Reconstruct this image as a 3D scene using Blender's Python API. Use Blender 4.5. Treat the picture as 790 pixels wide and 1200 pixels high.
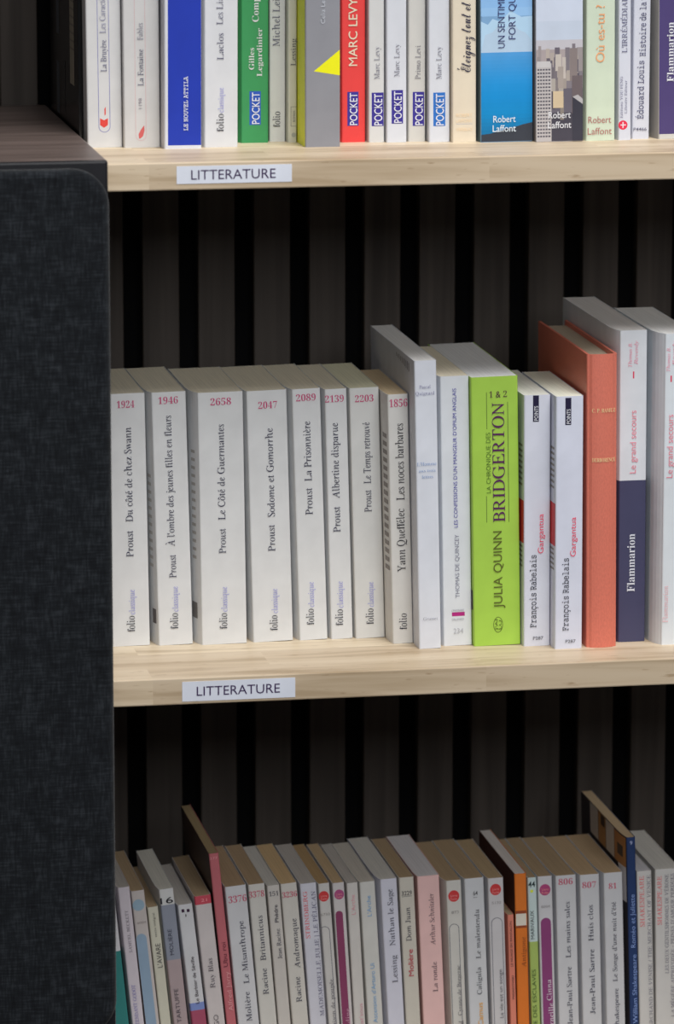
# Bookshelf corner: three shelves of French paperbacks in front of a slatted wall, a speaker at the left.
# Units are metres; the book tables further down are in millimetres.
import bpy, bmesh, math, random, unicodedata
from mathutils import Matrix, Vector

C = bpy.context.scene.collection
scene = bpy.context.scene
for o in list(bpy.data.objects):
    bpy.data.objects.remove(o, do_unlink=True)

# ------------------------------------------------------------------ camera, world, lights, exposure
cam_data = bpy.data.cameras.new('camera')
cam_data.sensor_fit = 'VERTICAL'
cam_data.sensor_height = 36.0
cam_data.lens = 165.0
cam_data.clip_start = 0.05
cam_data.clip_end = 60
cam = bpy.data.objects.new('camera', cam_data)
C.objects.link(cam)
PITCH, YAW = math.radians(11.0392), math.radians(10.1181)
sp, cp, sy, cy = math.sin(PITCH), math.cos(PITCH), math.sin(YAW), math.cos(YAW)
fwd = Vector((sy * cp, cy * cp, -sp)); rgt = Vector((cy, -sy, 0)); upv = Vector((sy * sp, cy * sp, cp))
rot = Matrix((rgt, upv, -fwd)).transposed().to_4x4()
cam.matrix_world = Matrix.Translation((-0.46856, -3.16073, 0.71766)) @ rot
cam_data.dof.use_dof = True
cam_data.dof.focus_distance = 3.25
cam_data.dof.aperture_fstop = 8.0
scene.camera = cam

world = bpy.data.worlds.new('library_ambient')
scene.world = world
world.use_nodes = True
world.node_tree.nodes['Background'].inputs[0].default_value = (0.95, 0.97, 1.0, 1)
world.node_tree.nodes['Background'].inputs[1].default_value = 0.07

def aim(o, target):
    o.rotation_euler = (Vector(target) - o.location).to_track_quat('-Z', 'Y').to_euler()

def lamp(name, kind, loc, target, energy, color, **k):
    d = bpy.data.lights.new(name, kind)
    d.energy = energy; d.color = color
    for a, v in k.items():
        setattr(d, a, v)
    o = bpy.data.objects.new(name, d)
    C.objects.link(o); o.location = loc
    aim(o, target)
    return o

# the room's ceiling panel above the aisle, plus an added fill brightening the recesses
key = lamp('ceiling_panel_and_fill', 'AREA', (0.60, -1.0, 2.30), (0.12, -0.05, 0.1), 58.0, (1.0, 0.985, 0.965),
           shape='RECTANGLE', size=1.4, size_y=0.9)
fill = lamp('ceiling_panel_and_fill', 'AREA', (0.25, -3.3, 1.50), (0.1, 0, 0.05), 48.0, (0.96, 0.985, 1.0),
            shape='RECTANGLE', size=2.4, size_y=0.9)

vs = scene.view_settings
vs.view_transform = 'Standard'
try: vs.look = 'None'
except Exception: pass
vs.exposure = 0.0; vs.gamma = 1.0; vs.use_curve_mapping = False

# ------------------------------------------------------------------ helpers
_mats = {}
def new_mat(name):
    m = bpy.data.materials.new(name); m.use_nodes = True
    return m, m.node_tree.nodes, m.node_tree.links, m.node_tree.nodes['Principled BSDF']

def ramp(n, stops):
    r = n.new('ShaderNodeValToRGB')
    e = r.color_ramp.elements
    while len(e) < len(stops): e.new(0.5)
    for q, (p, c) in zip(e, stops):
        q.position = p; q.color = tuple(c) + (1,)
    return r

def paper(col, rough=0.5, spec=0.3):
    """Printed card: even colour with the faintest mottling."""
    key = ('paper', tuple(col), rough, spec)
    if key in _mats: return _mats[key]
    m, n, l, b = new_mat('printed_card')
    tc = n.new('ShaderNodeTexCoord'); no = n.new('ShaderNodeTexNoise')
    no.inputs['Scale'].default_value = 60; no.inputs['Detail'].default_value = 3
    l.new(tc.outputs['Object'], no.inputs['Vector'])
    r = ramp(n, [(0.3, [c * 0.95 for c in col]), (0.7, [min(c * 1.03, 0.92) for c in col])])
    l.new(no.outputs['Fac'], r.inputs['Fac']); l.new(r.outputs['Color'], b.inputs['Base Color'])
    b.inputs['Roughness'].default_value = rough
    b.inputs['Specular IOR Level'].default_value = spec
    _mats[key] = m
    return m

def pages(col):
    """Stacked page edges: fine streaks running from spine to fore-edge."""
    key = ('pages', tuple(col))
    if key in _mats: return _mats[key]
    m, n, l, b = new_mat('page_edges')
    tc = n.new('ShaderNodeTexCoord'); mp = n.new('ShaderNodeMapping')
    mp.inputs['Scale'].default_value = (1500, 12, 12)
    no = n.new('ShaderNodeTexNoise'); no.inputs['Scale'].default_value = 1.0; no.inputs['Detail'].default_value = 2
    l.new(tc.outputs['Object'], mp.inputs['Vector']); l.new(mp.outputs['Vector'], no.inputs['Vector'])
    r = ramp(n, [(0.3, [c * 0.9 for c in col]), (0.7, [min(c * 1.05, 0.9) for c in col])])
    l.new(no.outputs['Fac'], r.inputs['Fac']); l.new(r.outputs['Color'], b.inputs['Base Color'])
    b.inputs['Roughness'].default_value = 0.9; b.inputs['Specular IOR Level'].default_value = 0.1
    _mats[key] = m
    return m

def cloth(col):
    key = ('cloth', tuple(col))
    if key in _mats: return _mats[key]
    m, n, l, b = new_mat('book_cloth')
    tc = n.new('ShaderNodeTexCoord')
    mp = n.new('ShaderNodeMapping'); mp.inputs['Scale'].default_value = (1300, 1300, 500)
    no = n.new('ShaderNodeTexNoise'); no.inputs['Scale'].default_value = 1.0; no.inputs['Detail'].default_value = 3
    l.new(tc.outputs['Object'], mp.inputs['Vector']); l.new(mp.outputs['Vector'], no.inputs['Vector'])
    r = ramp(n, [(0.3, [c * 0.94 for c in col]), (0.7, [min(c * 1.08, 0.9) for c in col])])
    l.new(no.outputs['Fac'], r.inputs['Fac']); l.new(r.outputs['Color'], b.inputs['Base Color'])
    b.inputs['Roughness'].default_value = 0.42; b.inputs['Specular IOR Level'].default_value = 0.45
    _mats[key] = m
    return m

def wood_shelf():
    m, n, l, b = new_mat('edge_glued_hardwood')
    tc = n.new('ShaderNodeTexCoord')
    # staves: strips running along X, each with its own tone
    br = n.new('ShaderNodeTexBrick')
    br.inputs['Color1'].default_value = (0.0, 0.0, 0.0, 1); br.inputs['Color2'].default_value = (1, 1, 1, 1)
    br.inputs['Mortar'].default_value = (0.5, 0.5, 0.5, 1)
    br.inputs['Scale'].default_value = 1.0; br.inputs['Mortar Size'].default_value = 0.0
    br.inputs['Brick Width'].default_value = 0.23; br.inputs['Row Height'].default_value = 0.043
    br.offset = 0.37; br.inputs['Bias'].default_value = 0.1
    mpb = n.new('ShaderNodeMapping'); mpb.inputs['Location'].default_value = (0.112, 0.012, 0)
    l.new(tc.outputs['Object'], mpb.inputs['Vector']); l.new(mpb.outputs['Vector'], br.inputs['Vector'])
    mp = n.new('ShaderNodeMapping'); mp.inputs['Scale'].default_value = (5, 75, 75)
    no = n.new('ShaderNodeTexNoise'); no.inputs['Scale'].default_value = 1.0; no.inputs['Detail'].default_value = 6
    no.inputs['Distortion'].default_value = 0.6
    ad = n.new('ShaderNodeVectorMath'); ad.operation = 'MULTIPLY_ADD'
    ad.inputs[1].default_value = (3.1, 7.3, 5.9)
    l.new(br.outputs['Color'], ad.inputs[0]); l.new(tc.outputs['Object'], mp.inputs['Vector'])
    l.new(mp.outputs['Vector'], ad.inputs[2]); l.new(ad.outputs[0], no.inputs['Vector'])
    r = ramp(n, [(0.28, (0.43, 0.325, 0.205)), (0.5, (0.71, 0.60, 0.455)), (0.72, (0.78, 0.68, 0.54))])
    l.new(no.outputs['Fac'], r.inputs['Fac'])
    mx = n.new('ShaderNodeMixRGB'); mx.blend_type = 'MULTIPLY'; mx.inputs['Fac'].default_value = 1.0
    tone = ramp(n, [(0.0, (0.80, 0.74, 0.68)), (1.0, (1.08, 1.06, 1.0))])
    l.new(br.outputs['Color'], tone.inputs['Fac'])
    l.new(r.outputs['Color'], mx.inputs['Color1']); l.new(tone.outputs['Color'], mx.inputs['Color2'])
    # small dark flecks
    fl = n.new('ShaderNodeTexNoise'); fl.inputs['Scale'].default_value = 1.0; fl.inputs['Detail'].default_value = 2
    mf = n.new('ShaderNodeMapping'); mf.inputs['Scale'].default_value = (60, 300, 300)
    l.new(tc.outputs['Object'], mf.inputs['Vector']); l.new(mf.outputs['Vector'], fl.inputs['Vector'])
    fr = ramp(n, [(0.0, (0.72, 0.66, 0.6)), (0.36, (1, 1, 1))])
    fr.color_ramp.elements[0].position = 0.26
    l.new(fl.outputs['Fac'], fr.inputs['Fac'])
    m2 = n.new('ShaderNodeMixRGB'); m2.blend_type = 'MULTIPLY'; m2.inputs['Fac'].default_value = 1.0
    l.new(mx.outputs['Color'], m2.inputs['Color1']); l.new(fr.outputs['Color'], m2.inputs['Color2'])
    l.new(m2.outputs['Color'], b.inputs['Base Color'])
    b.inputs['Roughness'].default_value = 0.45; b.inputs['Specular IOR Level'].default_value = 0.35
    return m

def wood_dark(name, lo, hi, scale, rough=0.6, spec=0.3):
    m, n, l, b = new_mat(name)
    tc = n.new('ShaderNodeTexCoord'); mp = n.new('ShaderNodeMapping'); mp.inputs['Scale'].default_value = scale
    no = n.new('ShaderNodeTexNoise'); no.inputs['Scale'].default_value = 1.0; no.inputs['Detail'].default_value = 5
    no.inputs['Distortion'].default_value = 0.5
    oi = n.new('ShaderNodeObjectInfo'); cm = n.new('ShaderNodeMath'); cm.operation = 'MULTIPLY'; cm.inputs[1].default_value = 40
    ad = n.new('ShaderNodeVectorMath'); ad.operation = 'ADD'
    l.new(oi.outputs['Random'], cm.inputs[0]); l.new(tc.outputs['Object'], mp.inputs['Vector'])
    l.new(mp.outputs['Vector'], ad.inputs[0]); l.new(cm.outputs[0], ad.inputs[1]); l.new(ad.outputs[0], no.inputs['Vector'])
    r = ramp(n, [(0.3, lo), (0.7, hi)])
    l.new(no.outputs['Fac'], r.inputs['Fac']); l.new(r.outputs['Color'], b.inputs['Base Color'])
    b.inputs['Roughness'].default_value = rough; b.inputs['Specular IOR Level'].default_value = spec
    return m

def plain(name, col, rough=0.5, spec=0.4):
    m, n, l, b = new_mat(name)
    no = n.new('ShaderNodeTexNoise'); no.inputs['Scale'].default_value = 25
    r = ramp(n, [(0.35, [c * 0.9 for c in col]), (0.65, [c * 1.1 for c in col])])
    l.new(no.outputs['Fac'], r.inputs['Fac']); l.new(r.outputs['Color'], b.inputs['Base Color'])
    b.inputs['Roughness'].default_value = rough; b.inputs['Specular IOR Level'].default_value = spec
    return m

def grille_fabric():
    m, n, l, b = new_mat('heather_speaker_cloth')
    tc = n.new('ShaderNodeTexCoord')
    outs = []
    for sc in ((70, 70, 900), (900, 110, 110), (110, 110, 110)):
        mp = n.new('ShaderNodeMapping'); mp.inputs['Scale'].default_value = sc
        no = n.new('ShaderNodeTexNoise'); no.inputs['Scale'].default_value = 1.0; no.inputs['Detail'].default_value = 3
        l.new(tc.outputs['Object'], mp.inputs['Vector']); l.new(mp.outputs['Vector'], no.inputs['Vector'])
        outs.append(no.outputs['Fac'])
    a = n.new('ShaderNodeMath'); a.operation = 'ADD'; l.new(outs[0], a.inputs[0]); l.new(outs[1], a.inputs[1])
    a2 = n.new('ShaderNodeMath'); a2.operation = 'MULTIPLY_ADD'; a2.inputs[1].default_value = 0.7
    l.new(outs[2], a2.inputs[0]); l.new(a.outputs[0], a2.inputs[2])
    dv = n.new('ShaderNodeMath'); dv.operation = 'DIVIDE'; dv.inputs[1].default_value = 2.7; l.new(a2.outputs[0], dv.inputs[0])
    r = ramp(n, [(0.36, (0.0035, 0.0042, 0.0060)), (0.5, (0.0085, 0.0105, 0.0135)), (0.64, (0.026, 0.030, 0.036))])
    l.new(dv.outputs[0], r.inputs['Fac']); l.new(r.outputs['Color'], b.inputs['Base Color'])
    bp = n.new('ShaderNodeBump'); bp.inputs['Strength'].default_value = 0.35; bp.inputs['Distance'].default_value = 0.0008
    l.new(dv.outputs[0], bp.inputs['Height']); l.new(bp.outputs['Normal'], b.inputs['Normal'])
    b.inputs['Roughness'].default_value = 0.95; b.inputs['Specular IOR Level'].default_value = 0.15
    try: b.inputs['Sheen Weight'].default_value = 0.12
    except Exception: pass
    return m

def mesh_obj(name, verts, faces, mats, mat_ids=None, parent=None, smooth=False):
    me = bpy.data.meshes.new(name)
    me.from_pydata(verts, [], faces)
    for m in mats: me.materials.append(m)
    if mat_ids is not None:
        me.polygons.foreach_set('material_index', mat_ids)
    if smooth:
        me.polygons.foreach_set('use_smooth', [True] * len(faces))
    me.update()
    o = bpy.data.objects.new(name, me); C.objects.link(o)
    if parent is not None: o.parent = parent
    return o

def bm_obj(name, bm, mats, parent=None, loc=None):
    me = bpy.data.meshes.new(name); bm.normal_update(); bm.to_mesh(me); bm.free()
    for m in mats: me.materials.append(m)
    o = bpy.data.objects.new(name, me); C.objects.link(o)
    if parent is not None: o.parent = parent
    if loc is not None: o.location = loc
    return o

def box_bm(x0, x1, y0, y1, z0, z1, bevel=0.0, seg=2):
    bm = bmesh.new()
    bmesh.ops.create_cube(bm, size=1)
    for v in bm.verts:
        v.co = ((x0 + x1) / 2 + v.co.x * (x1 - x0), (y0 + y1) / 2 + v.co.y * (y1 - y0), (z0 + z1) / 2 + v.co.z * (z1 - z0))
    if bevel:
        bmesh.ops.bevel(bm, geom=bm.edges[:], offset=bevel, segments=seg, affect='EDGES', profile=0.5)
    return bm

def thing(name, label, cat, loc, rot=(0, 0, 0), group=None):
    o = bpy.data.objects.new(name, None); C.objects.link(o)
    o.empty_display_size = 0.02
    o.location = loc; o.rotation_euler = rot
    tag(o, label, cat, group)
    return o

def tag(o, label, cat, group=None):
    o['label'] = label; o['category'] = cat
    if group: o['group'] = group

# lettering -------------------------------------------------------------------------------------
# Every glyph is taken once from the built-in typeface (its serif, typewriter and script alphabets
# included) and set letter by letter.
FONTS = {  # (letter block, digit block, outline offset, upright slant removed)
    's': (0x1D434, 0x1D7CE, 0.002, 0.25), 'sb': (0x1D400, 0x1D7CE, -0.002, 0), 'si': (0x1D434, 0, 0.0, 0),
    'a': (0, 0, -0.001, 0), 'ab': (0, 0, 0.006, 0), 'm': (0x1D670, 0x1D7F6, 0.002, 0), 'mb': (0x1D670, 0x1D7F6, 0.012, 0),
    'c': (0x1D4D0, 0, 0.0, 0),
}
ROMAN = 'afgkvwxyz'          # letters whose slanted form differs from the upright one
ACCENT = {
    '\u0301': [[(-0.07, 0.05), (-0.01, 0.05), (0.13, 0.21), (0.02, 0.21)]],
    '\u0300': [[(0.01, 0.05), (0.07, 0.05), (-0.02, 0.21), (-0.13, 0.21)]],
    '\u0302': [[(-0.17, 0.05), (-0.11, 0.05), (0.0, 0.15), (0.0, 0.23), (-0.04, 0.23)], [(0.11, 0.05), (0.17, 0.05), (0.04, 0.23), (0.0, 0.23), (0.0, 0.15)]],
    '\u0327': [[(-0.03, 0.0), (0.04, 0.0), (0.09, -0.1), (0.06, -0.2), (-0.09, -0.2), (-0.09, -0.16), (0.0, -0.14), (0.02, -0.09)]],
    '\u0308': [[(-0.15, 0.07), (-0.05, 0.07), (-0.05, 0.17), (-0.15, 0.17)], [(0.05, 0.07), (0.15, 0.07), (0.15, 0.17), (0.05, 0.17)]],
}
def raw(body, offset):
    c = bpy.data.curves.new('lettering', 'FONT')
    c.body = body; c.size = 1.0; c.offset = offset; c.resolution_u = 3
    o = bpy.data.objects.new('lettering', c)
    me = o.to_mesh()
    v = [(p.co.x, p.co.y) for p in me.vertices]
    f = [tuple(p.vertices) for p in me.polygons]
    o.to_mesh_clear()
    bpy.data.objects.remove(o, do_unlink=True); bpy.data.curves.remove(c)
    return v, f

_glyph = {}
def glyph(ch, font):
    """Outline, faces and advance width of one character."""
    k = (ch, font)
    if k in _glyph: return _glyph[k]
    base, dig, off, slant = FONTS[font]
    d = unicodedata.normalize('NFD', ch) if base else ch
    if ch in 'MW' and off > 0: off = 0.0
    c0 = d[0]
    if base and ('A' <= c0 <= 'Z' or 'a' <= c0 <= 'z'):
        if font == 's' and c0 in ROMAN: base, off, slant = 0x1D400, -0.0115, 0
        if base == 0x1D434 and c0 == 'h': body = '\u210e'
        else: body = chr(base + (ord(c0) - 65 if c0 <= 'Z' else 26 + ord(c0) - 97))
    elif base and dig and '0' <= c0 <= '9':
        body = chr(dig + ord(c0) - 48); slant = 0; off = -0.0115 if font == 's' else off
    else:
        body = c0; slant = 0
    if ch == ' ':
        r = ([], [], 0.30)
    else:
        v, f = raw(body, off)
        w2 = max(p[0] for p in raw('H' + body + 'H', 0.0)[0]); w1 = max(p[0] for p in raw('HH', 0.0)[0])
        adv = w2 - w1
        if slant:
            v = [(x - slant * y, y) for x, y in v]
            x0, x1 = min(p[0] for p in v), max(p[0] for p in v)
            adv = (x1 - x0) + 0.055
            v = [(x - x0 + 0.0275, y) for x, y in v]
        if len(d) > 1:
            x0, x1, top = min(p[0] for p in v), max(p[0] for p in v), max(p[1] for p in v)
            for poly in ACCENT.get(d[1], []):
                n = len(v)
                v = v + [((x0 + x1) / 2 + ax, ay + (top if d[1] != '\u0327' else 0)) for ax, ay in poly]
                f = f + [tuple(range(n, n + len(poly)))]
        r = (v, f, adv)
    _glyph[k] = r
    return r

_text = {}
def text(s, font):
    """Outline with x scaled to 0..1 over the whole string and y scaled to the height of a capital."""
    if (s, font) in _text: return _text[(s, font)]
    cap = max(p[1] for p in glyph('H', font)[0])
    V, F, x = [], [], 0.0
    for ch in s:
        v, f, adv = glyph(ch, font)
        n = len(V)
        V += [(px + x, py) for px, py in v]
        F += [tuple(i + n for i in q) for q in f]
        x += adv
    x0 = min(p[0] for p in V); x1 = max(p[0] for p in V)
    _text[(s, font)] = ([((px - x0) / (x1 - x0), py / cap) for px, py in V], F)
    return _text[(s, font)]

class Print:
    """Collects printed shapes on a book spine (plane y = 0, millimetres) into one mesh."""
    def __init__(self): self.v = []; self.f = []; self.m = []; self.mats = []; self.layer = 0
    def slot(self, col):
        m = paper(col, 0.5, 0.25)
        if m not in self.mats: self.mats.append(m)
        return self.mats.index(m)
    def add(self, pts, faces, col):
        k = len(self.v); i = self.slot(col)
        self.v += pts; self.f += [tuple(a + k for a in q) for q in faces]; self.m += [i] * len(faces)
    def depth(self, base=0.10):
        self.layer += 1
        return -(base + 0.0022 * self.layer)
    def poly(self, pts, col, ybase=0.10, yf=None):
        y = self.depth(ybase)
        area = sum(a[0] * b[1] - b[0] * a[1] for a, b in zip(pts, pts[1:] + pts[:1]))
        if area < 0: pts = pts[::-1]
        self.add([((x) / 1000, (y + (yf(x) if yf else 0)) / 1000, z / 1000) for x, z in pts], [tuple(range(len(pts)))], col)

def spine_front(yf, x): return yf(x) if yf else 0.0

def print_on(parent, prints, w, d, wl, h, yf=None):
    parts = {}
    for p in prints:
        t, part = p[0], p[1]
        P = parts.setdefault(part, Print())
        if t == 'V':
            _, _, s, fn, col, xc, zb, zt, cap = p
            v, f = text(s, fn); y = -0.42
            pts = []
            for tx, ty in v:
                x = xc + cap / 2 - ty * cap
                pts.append((x / 1000, (y + spine_front(yf, x)) / 1000, (zb + tx * (zt - zb)) / 1000))
            P.add(pts, f, col)
        elif t == 'H':
            _, _, s, fn, col, xa, xb, zc, cap = p
            v, f = text(s, fn); y = -0.42
            pts = []
            for tx, ty in v:
                x = xa + tx * (xb - xa)
                pts.append((x / 1000, (y + spine_front(yf, x)) / 1000, (zc - cap / 2 + ty * cap) / 1000))
            P.add(pts, f, col)
        elif t == 'R':
            _, _, col, x0, z0, x1, z1 = p
            P.poly([(x0, z0), (x1, z0), (x1, z1), (x0, z1)], col, 0.02 if part.startswith('printed') else 0.06, yf)
        elif t == 'P':
            P.poly(list(p[3]), p[2], 0.02 if part.startswith('printed') else 0.08)
        elif t == 'C':
            _, _, col, x, z, rx, rz = p
            P.poly([(x + rx * math.cos(a * math.pi / 14), z + rz * math.sin(a * math.pi / 14)) for a in range(28)], col, 0.06)
        elif t == 'B':
            _, _, col, x0, x1, zt = p
            r = (x1 - x0) / 2
            arc = [((x0 + x1) / 2 + r * math.cos(a * math.pi / 12), zt - r + r * math.sin(a * math.pi / 12)) for a in range(13)]
            P.poly([(x0, 8)] + [(x1, 14)] + arc, col, 0.04)
        elif t == 'O':
            _, _, col, x0, x1, zt, zb, lw = p
            r = (x1 - x0) / 2; xm = (x0 + x1) / 2
            if zt is None: zt = h - 16
            if zb is None: zb = 14
            path = [(xm + r * math.cos(a * math.pi / 12), zt - r + r * math.sin(a * math.pi / 12)) for a in range(13)]
            path += [(xm - r * math.cos(a * math.pi / 12), zb + r - r * math.sin(a * math.pi / 12)) for a in range(13)]
            inner = []
            q = (r - lw) / r
            for i, (x, z) in enumerate(path):
                cz = zt - r if i < 13 else zb + r
                inner.append((xm + (x - xm) * q, cz + (z - cz) * q))
            n = len(path); k = [(x / 1000, -0.00009, z / 1000) for x, z in path] + [(x / 1000, -0.00009, z / 1000) for x, z in inner]
            P.add(k, [(i, (i + 1) % n, n + (i + 1) % n, n + i) for i in range(n)], col)
        elif t == 'L':
            _, _, col, y0, y1, z0, z1 = p
            brk = [0.0, 3, 6, 10, 16, 26, d * 0.5, d]
            def lx(y):
                i = next(j for j in range(1, len(brk)) if y <= brk[j])
                ya, yb = brk[i - 1], brk[i]
                return side_x(ya, wl) + (side_x(yb, wl) - side_x(ya, wl)) * (y - ya) / (yb - ya) - 0.10 - 0.006 * P.layer
            P.layer += 1
            ys = [y0] + [q for q in brk if y0 < q < y1] + [y1]
            v = [(lx(q) / 1000, q / 1000, z / 1000) for z in (z0, z1) for q in ys]
            n = len(ys)
            P.add(v, [(i + 1, i, n + i, n + i + 1) for i in range(n - 1)], col)
    for part, P in parts.items():
        mesh_obj(part, P.v, P.f, P.mats, P.m, parent)

# ------------------------------------------------------------------ setting
walnut = wood_dark('dark_walnut_slat', (0.034, 0.0265, 0.022), (0.068, 0.055, 0.047), (90, 90, 3.0), 0.6, 0.3)
felt = plain('black_felt', (0.004, 0.004, 0.0045), 0.95, 0.05)
WALL_Y = 0.200
wall = bm_obj('wall_back', box_bm(-0.75, 0.95, WALL_Y + 0.011, WALL_Y + 0.031, -1.0, 1.05), [felt])
wall['kind'] = 'structure'
PERIOD, SLAT = 0.0411, 0.0271
for k in range(-15, 23):
    x = -0.01987 + PERIOD * (k + 0.5) if k >= -1 else -0.0806 + PERIOD * (k + 1.5)   # two panels, seam behind the books
    bm = box_bm(-SLAT / 2, SLAT / 2, 0, 0.0112, 0, 2.05, 0.0007, 1)
    s = bm_obj('slat', bm, [walnut], wall, (x, WALL_Y, -1.0))
floor = bm_obj('floor', box_bm(-1.6, 1.8, -4.2, WALL_Y + 0.031, -1.02, -1.0), [plain('grey_carpet', (0.10, 0.10, 0.11), 0.95, 0.1)])
floor['kind'] = 'structure'

# ------------------------------------------------------------------ shelves and their paper labels
wood = wood_shelf()
SX0, SX1, SY0 = -0.0812, 0.46, -0.098
SHELF_TOP = {0: 0.705, 1: 0.350, 2: 0.0, 3: -0.355}
shelf_label = {0: 'pale solid wood shelf board above the top row of books',
               1: 'pale solid wood shelf board holding the top row of books',
               2: 'pale solid wood shelf board across the middle, under the row of white paperbacks',
               3: 'lowest pale wood shelf board under the dim row of leaning paperbacks'}
for r in (0, 1, 2, 3):
    zt = SHELF_TOP[r]
    bm = box_bm(0, SX1 - SX0, 0, WALL_Y - SY0, -0.0185, 0, 0.0009, 2)
    o = bm_obj('bookshelf_board', bm, [wood], None, (SX0, SY0, zt))
    tag(o, shelf_label[r], 'shelf', 'wooden shelf boards')

label_white = paper((0.74, 0.77, 0.86), 0.45, 0.3)
def shelf_tag(x0, x1, z0, z1, tx0, tx1, cap, label, tilt):
    t = thing('shelf_label', label, 'label', ((x0 + x1) / 2, SY0, (z0 + z1) / 2), (0, tilt, 0), 'printed shelf labels')
    w, h = x1 - x0, z1 - z0
    bm_obj('paper_strip', box_bm(-w / 2, w / 2, -0.00025, 0, -h / 2, h / 2), [label_white], t)
    v, f = text('LITTERATURE', 'a')
    P = Print()
    a, b = tx0 - (x0 + x1) / 2, tx1 - (x0 + x1) / 2
    P.add([(a + q * (b - a), -0.0004, -cap / 2 + y * cap) for q, y in v], f, (0.045, 0.02, 0.085))
    mesh_obj('title_lettering', P.v, P.f, P.mats, P.m, t)
shelf_tag(-0.02988, 0.04745, 0.33566, 0.34746, -0.02018, 0.03653, 0.0063, 'white paper label reading LITTERATURE on the front edge of the top shelf board', 0.0)
shelf_tag(-0.02840, 0.04915, -0.01637, -0.00272, -0.01849, 0.03857, 0.0063, 'white paper label reading LITTERATURE on the front edge of the middle shelf board', 0.0)


# ------------------------------------------------------------------ books
def side_x(y, wl):
    """The block of a read paperback swells just behind the spine: x of its left side at depth y."""
    return -wl * (1 - math.exp(-max(y - 1.2, 0) / 9.0))

def cover_mesh(w, d, h, wl, t, bulge, bands, spine_col, left_col, hard, parent, wrap=True):
    r = min(1.2, w * 0.2) if not hard else 1.6
    yf = (lambda x: -bulge * max(0.0, 1 - (2 * x / w - 1) ** 2)) if bulge else None
    side = lambda y: side_x(y, wl)
    def outline(ins):
        pts = [(side(y) + ins, y) for y in (d, d * 0.5, 26, 16, 10, 6, 3)]
        n = 4
        for i in range(n + 1):
            a = math.pi + i * math.pi / 2 / n
            pts.append((r + (r - ins) * math.cos(a), r + (r - ins) * math.sin(a)))
        if bulge:
            for i in range(1, 10):
                x = r + (w - 2 * r) * i / 10
                pts.append((x, ins + yf(x)))
        for i in range(n + 1):
            a = -math.pi / 2 + i * math.pi / 2 / n
            pts.append((w - r + (r - ins) * math.cos(a), r + (r - ins) * math.sin(a)))
        pts.append((w - ins, d))
        return pts
    o, q = outline(0), outline(t)
    zs = sorted({0.0, h} | {z for b in bands for z in b[:2] if 0 < z < h})
    mk = cloth if hard else paper
    mats = [mk(spine_col), mk(left_col or spine_col)] + [mk(b[2]) for b in bands]
    V, F, M = [], [], []
    n = len(o)
    for z in zs: V += [(x / 1000, y / 1000, z / 1000) for x, y in o]
    for j in range(len(zs) - 1):
        zm = (zs[j] + zs[j + 1]) / 2
        bi = next((i for i, b in enumerate(bands) if b[0] <= zm <= b[1]), None)
        for i in range(n - 1):
            F.append((j * n + i, j * n + i + 1, (j + 1) * n + i + 1, (j + 1) * n + i))
            m = 0 if (bi is None or (i < 6 and not wrap)) else 2 + bi
            if i < 7 and left_col: m = 1
            M.append(m)
    k = len(V)
    for z in (0.0, h): V += [(x / 1000, y / 1000, z / 1000) for x, y in q]
    top = (len(zs) - 1) * n
    for i in range(n - 1):
        F.append((k + i + 1, k + i, k + n + i, k + n + i + 1)); M.append(1 if (left_col and i < 7) else 0)
        F.append((top + i, top + i + 1, k + n + i + 1, k + n + i)); M.append(1 if (left_col and i < 7) else 0)
        F.append((i + 1, i, k + i, k + i + 1)); M.append(0)
    for a in (0, n - 1):
        q4 = [a, top + a, k + n + a, k + a]
        F.append(tuple(q4 if a else q4[::-1])); M.append(0)
    c = mesh_obj('cover', V, F, mats, M, parent)
    return c, yf

def page_mesh(w, d, h, wl, t, hard, col, parent):
    z1 = h - (3.2 if hard else 0.25); z0 = 3.0 if hard else 0.1
    d1 = d - (4.0 if hard else 0.3)
    lx = lambda y: side_x(y, wl) + t + 0.02
    y0 = t + 0.5
    rows = [y0, 3, 6, 10, 16, 26, d1 * 0.5, d1]
    V, F = [], []
    for z in (z0, z1):
        for y in rows:
            ins = 0.6 if y == y0 else 0.0
            V += [((lx(y) + ins) / 1000, y / 1000, z / 1000), ((w - t - 0.02 - ins) / 1000, y / 1000, z / 1000)]
    n = 2 * len(rows)
    for i in range(len(rows) - 1):
        a = 2 * i
        F += [(a, a + 2, a + 3, a + 1), (n + a, n + a + 1, n + a + 3, n + a + 2),
              (a, n + a, n + a + 2, a + 2), (a + 1, a + 3, n + a + 3, n + a + 1)]
    F += [(0, 1, n + 1, n), (n - 2, 2 * n - 2, 2 * n - 1, n - 1)]
    return mesh_obj('page_block', V, F, [pages(col)], None, parent)

ROW_GROUP = {1: 'books on the top shelf', 2: 'books on the middle shelf', 3: 'books on the bottom shelf'}
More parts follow.
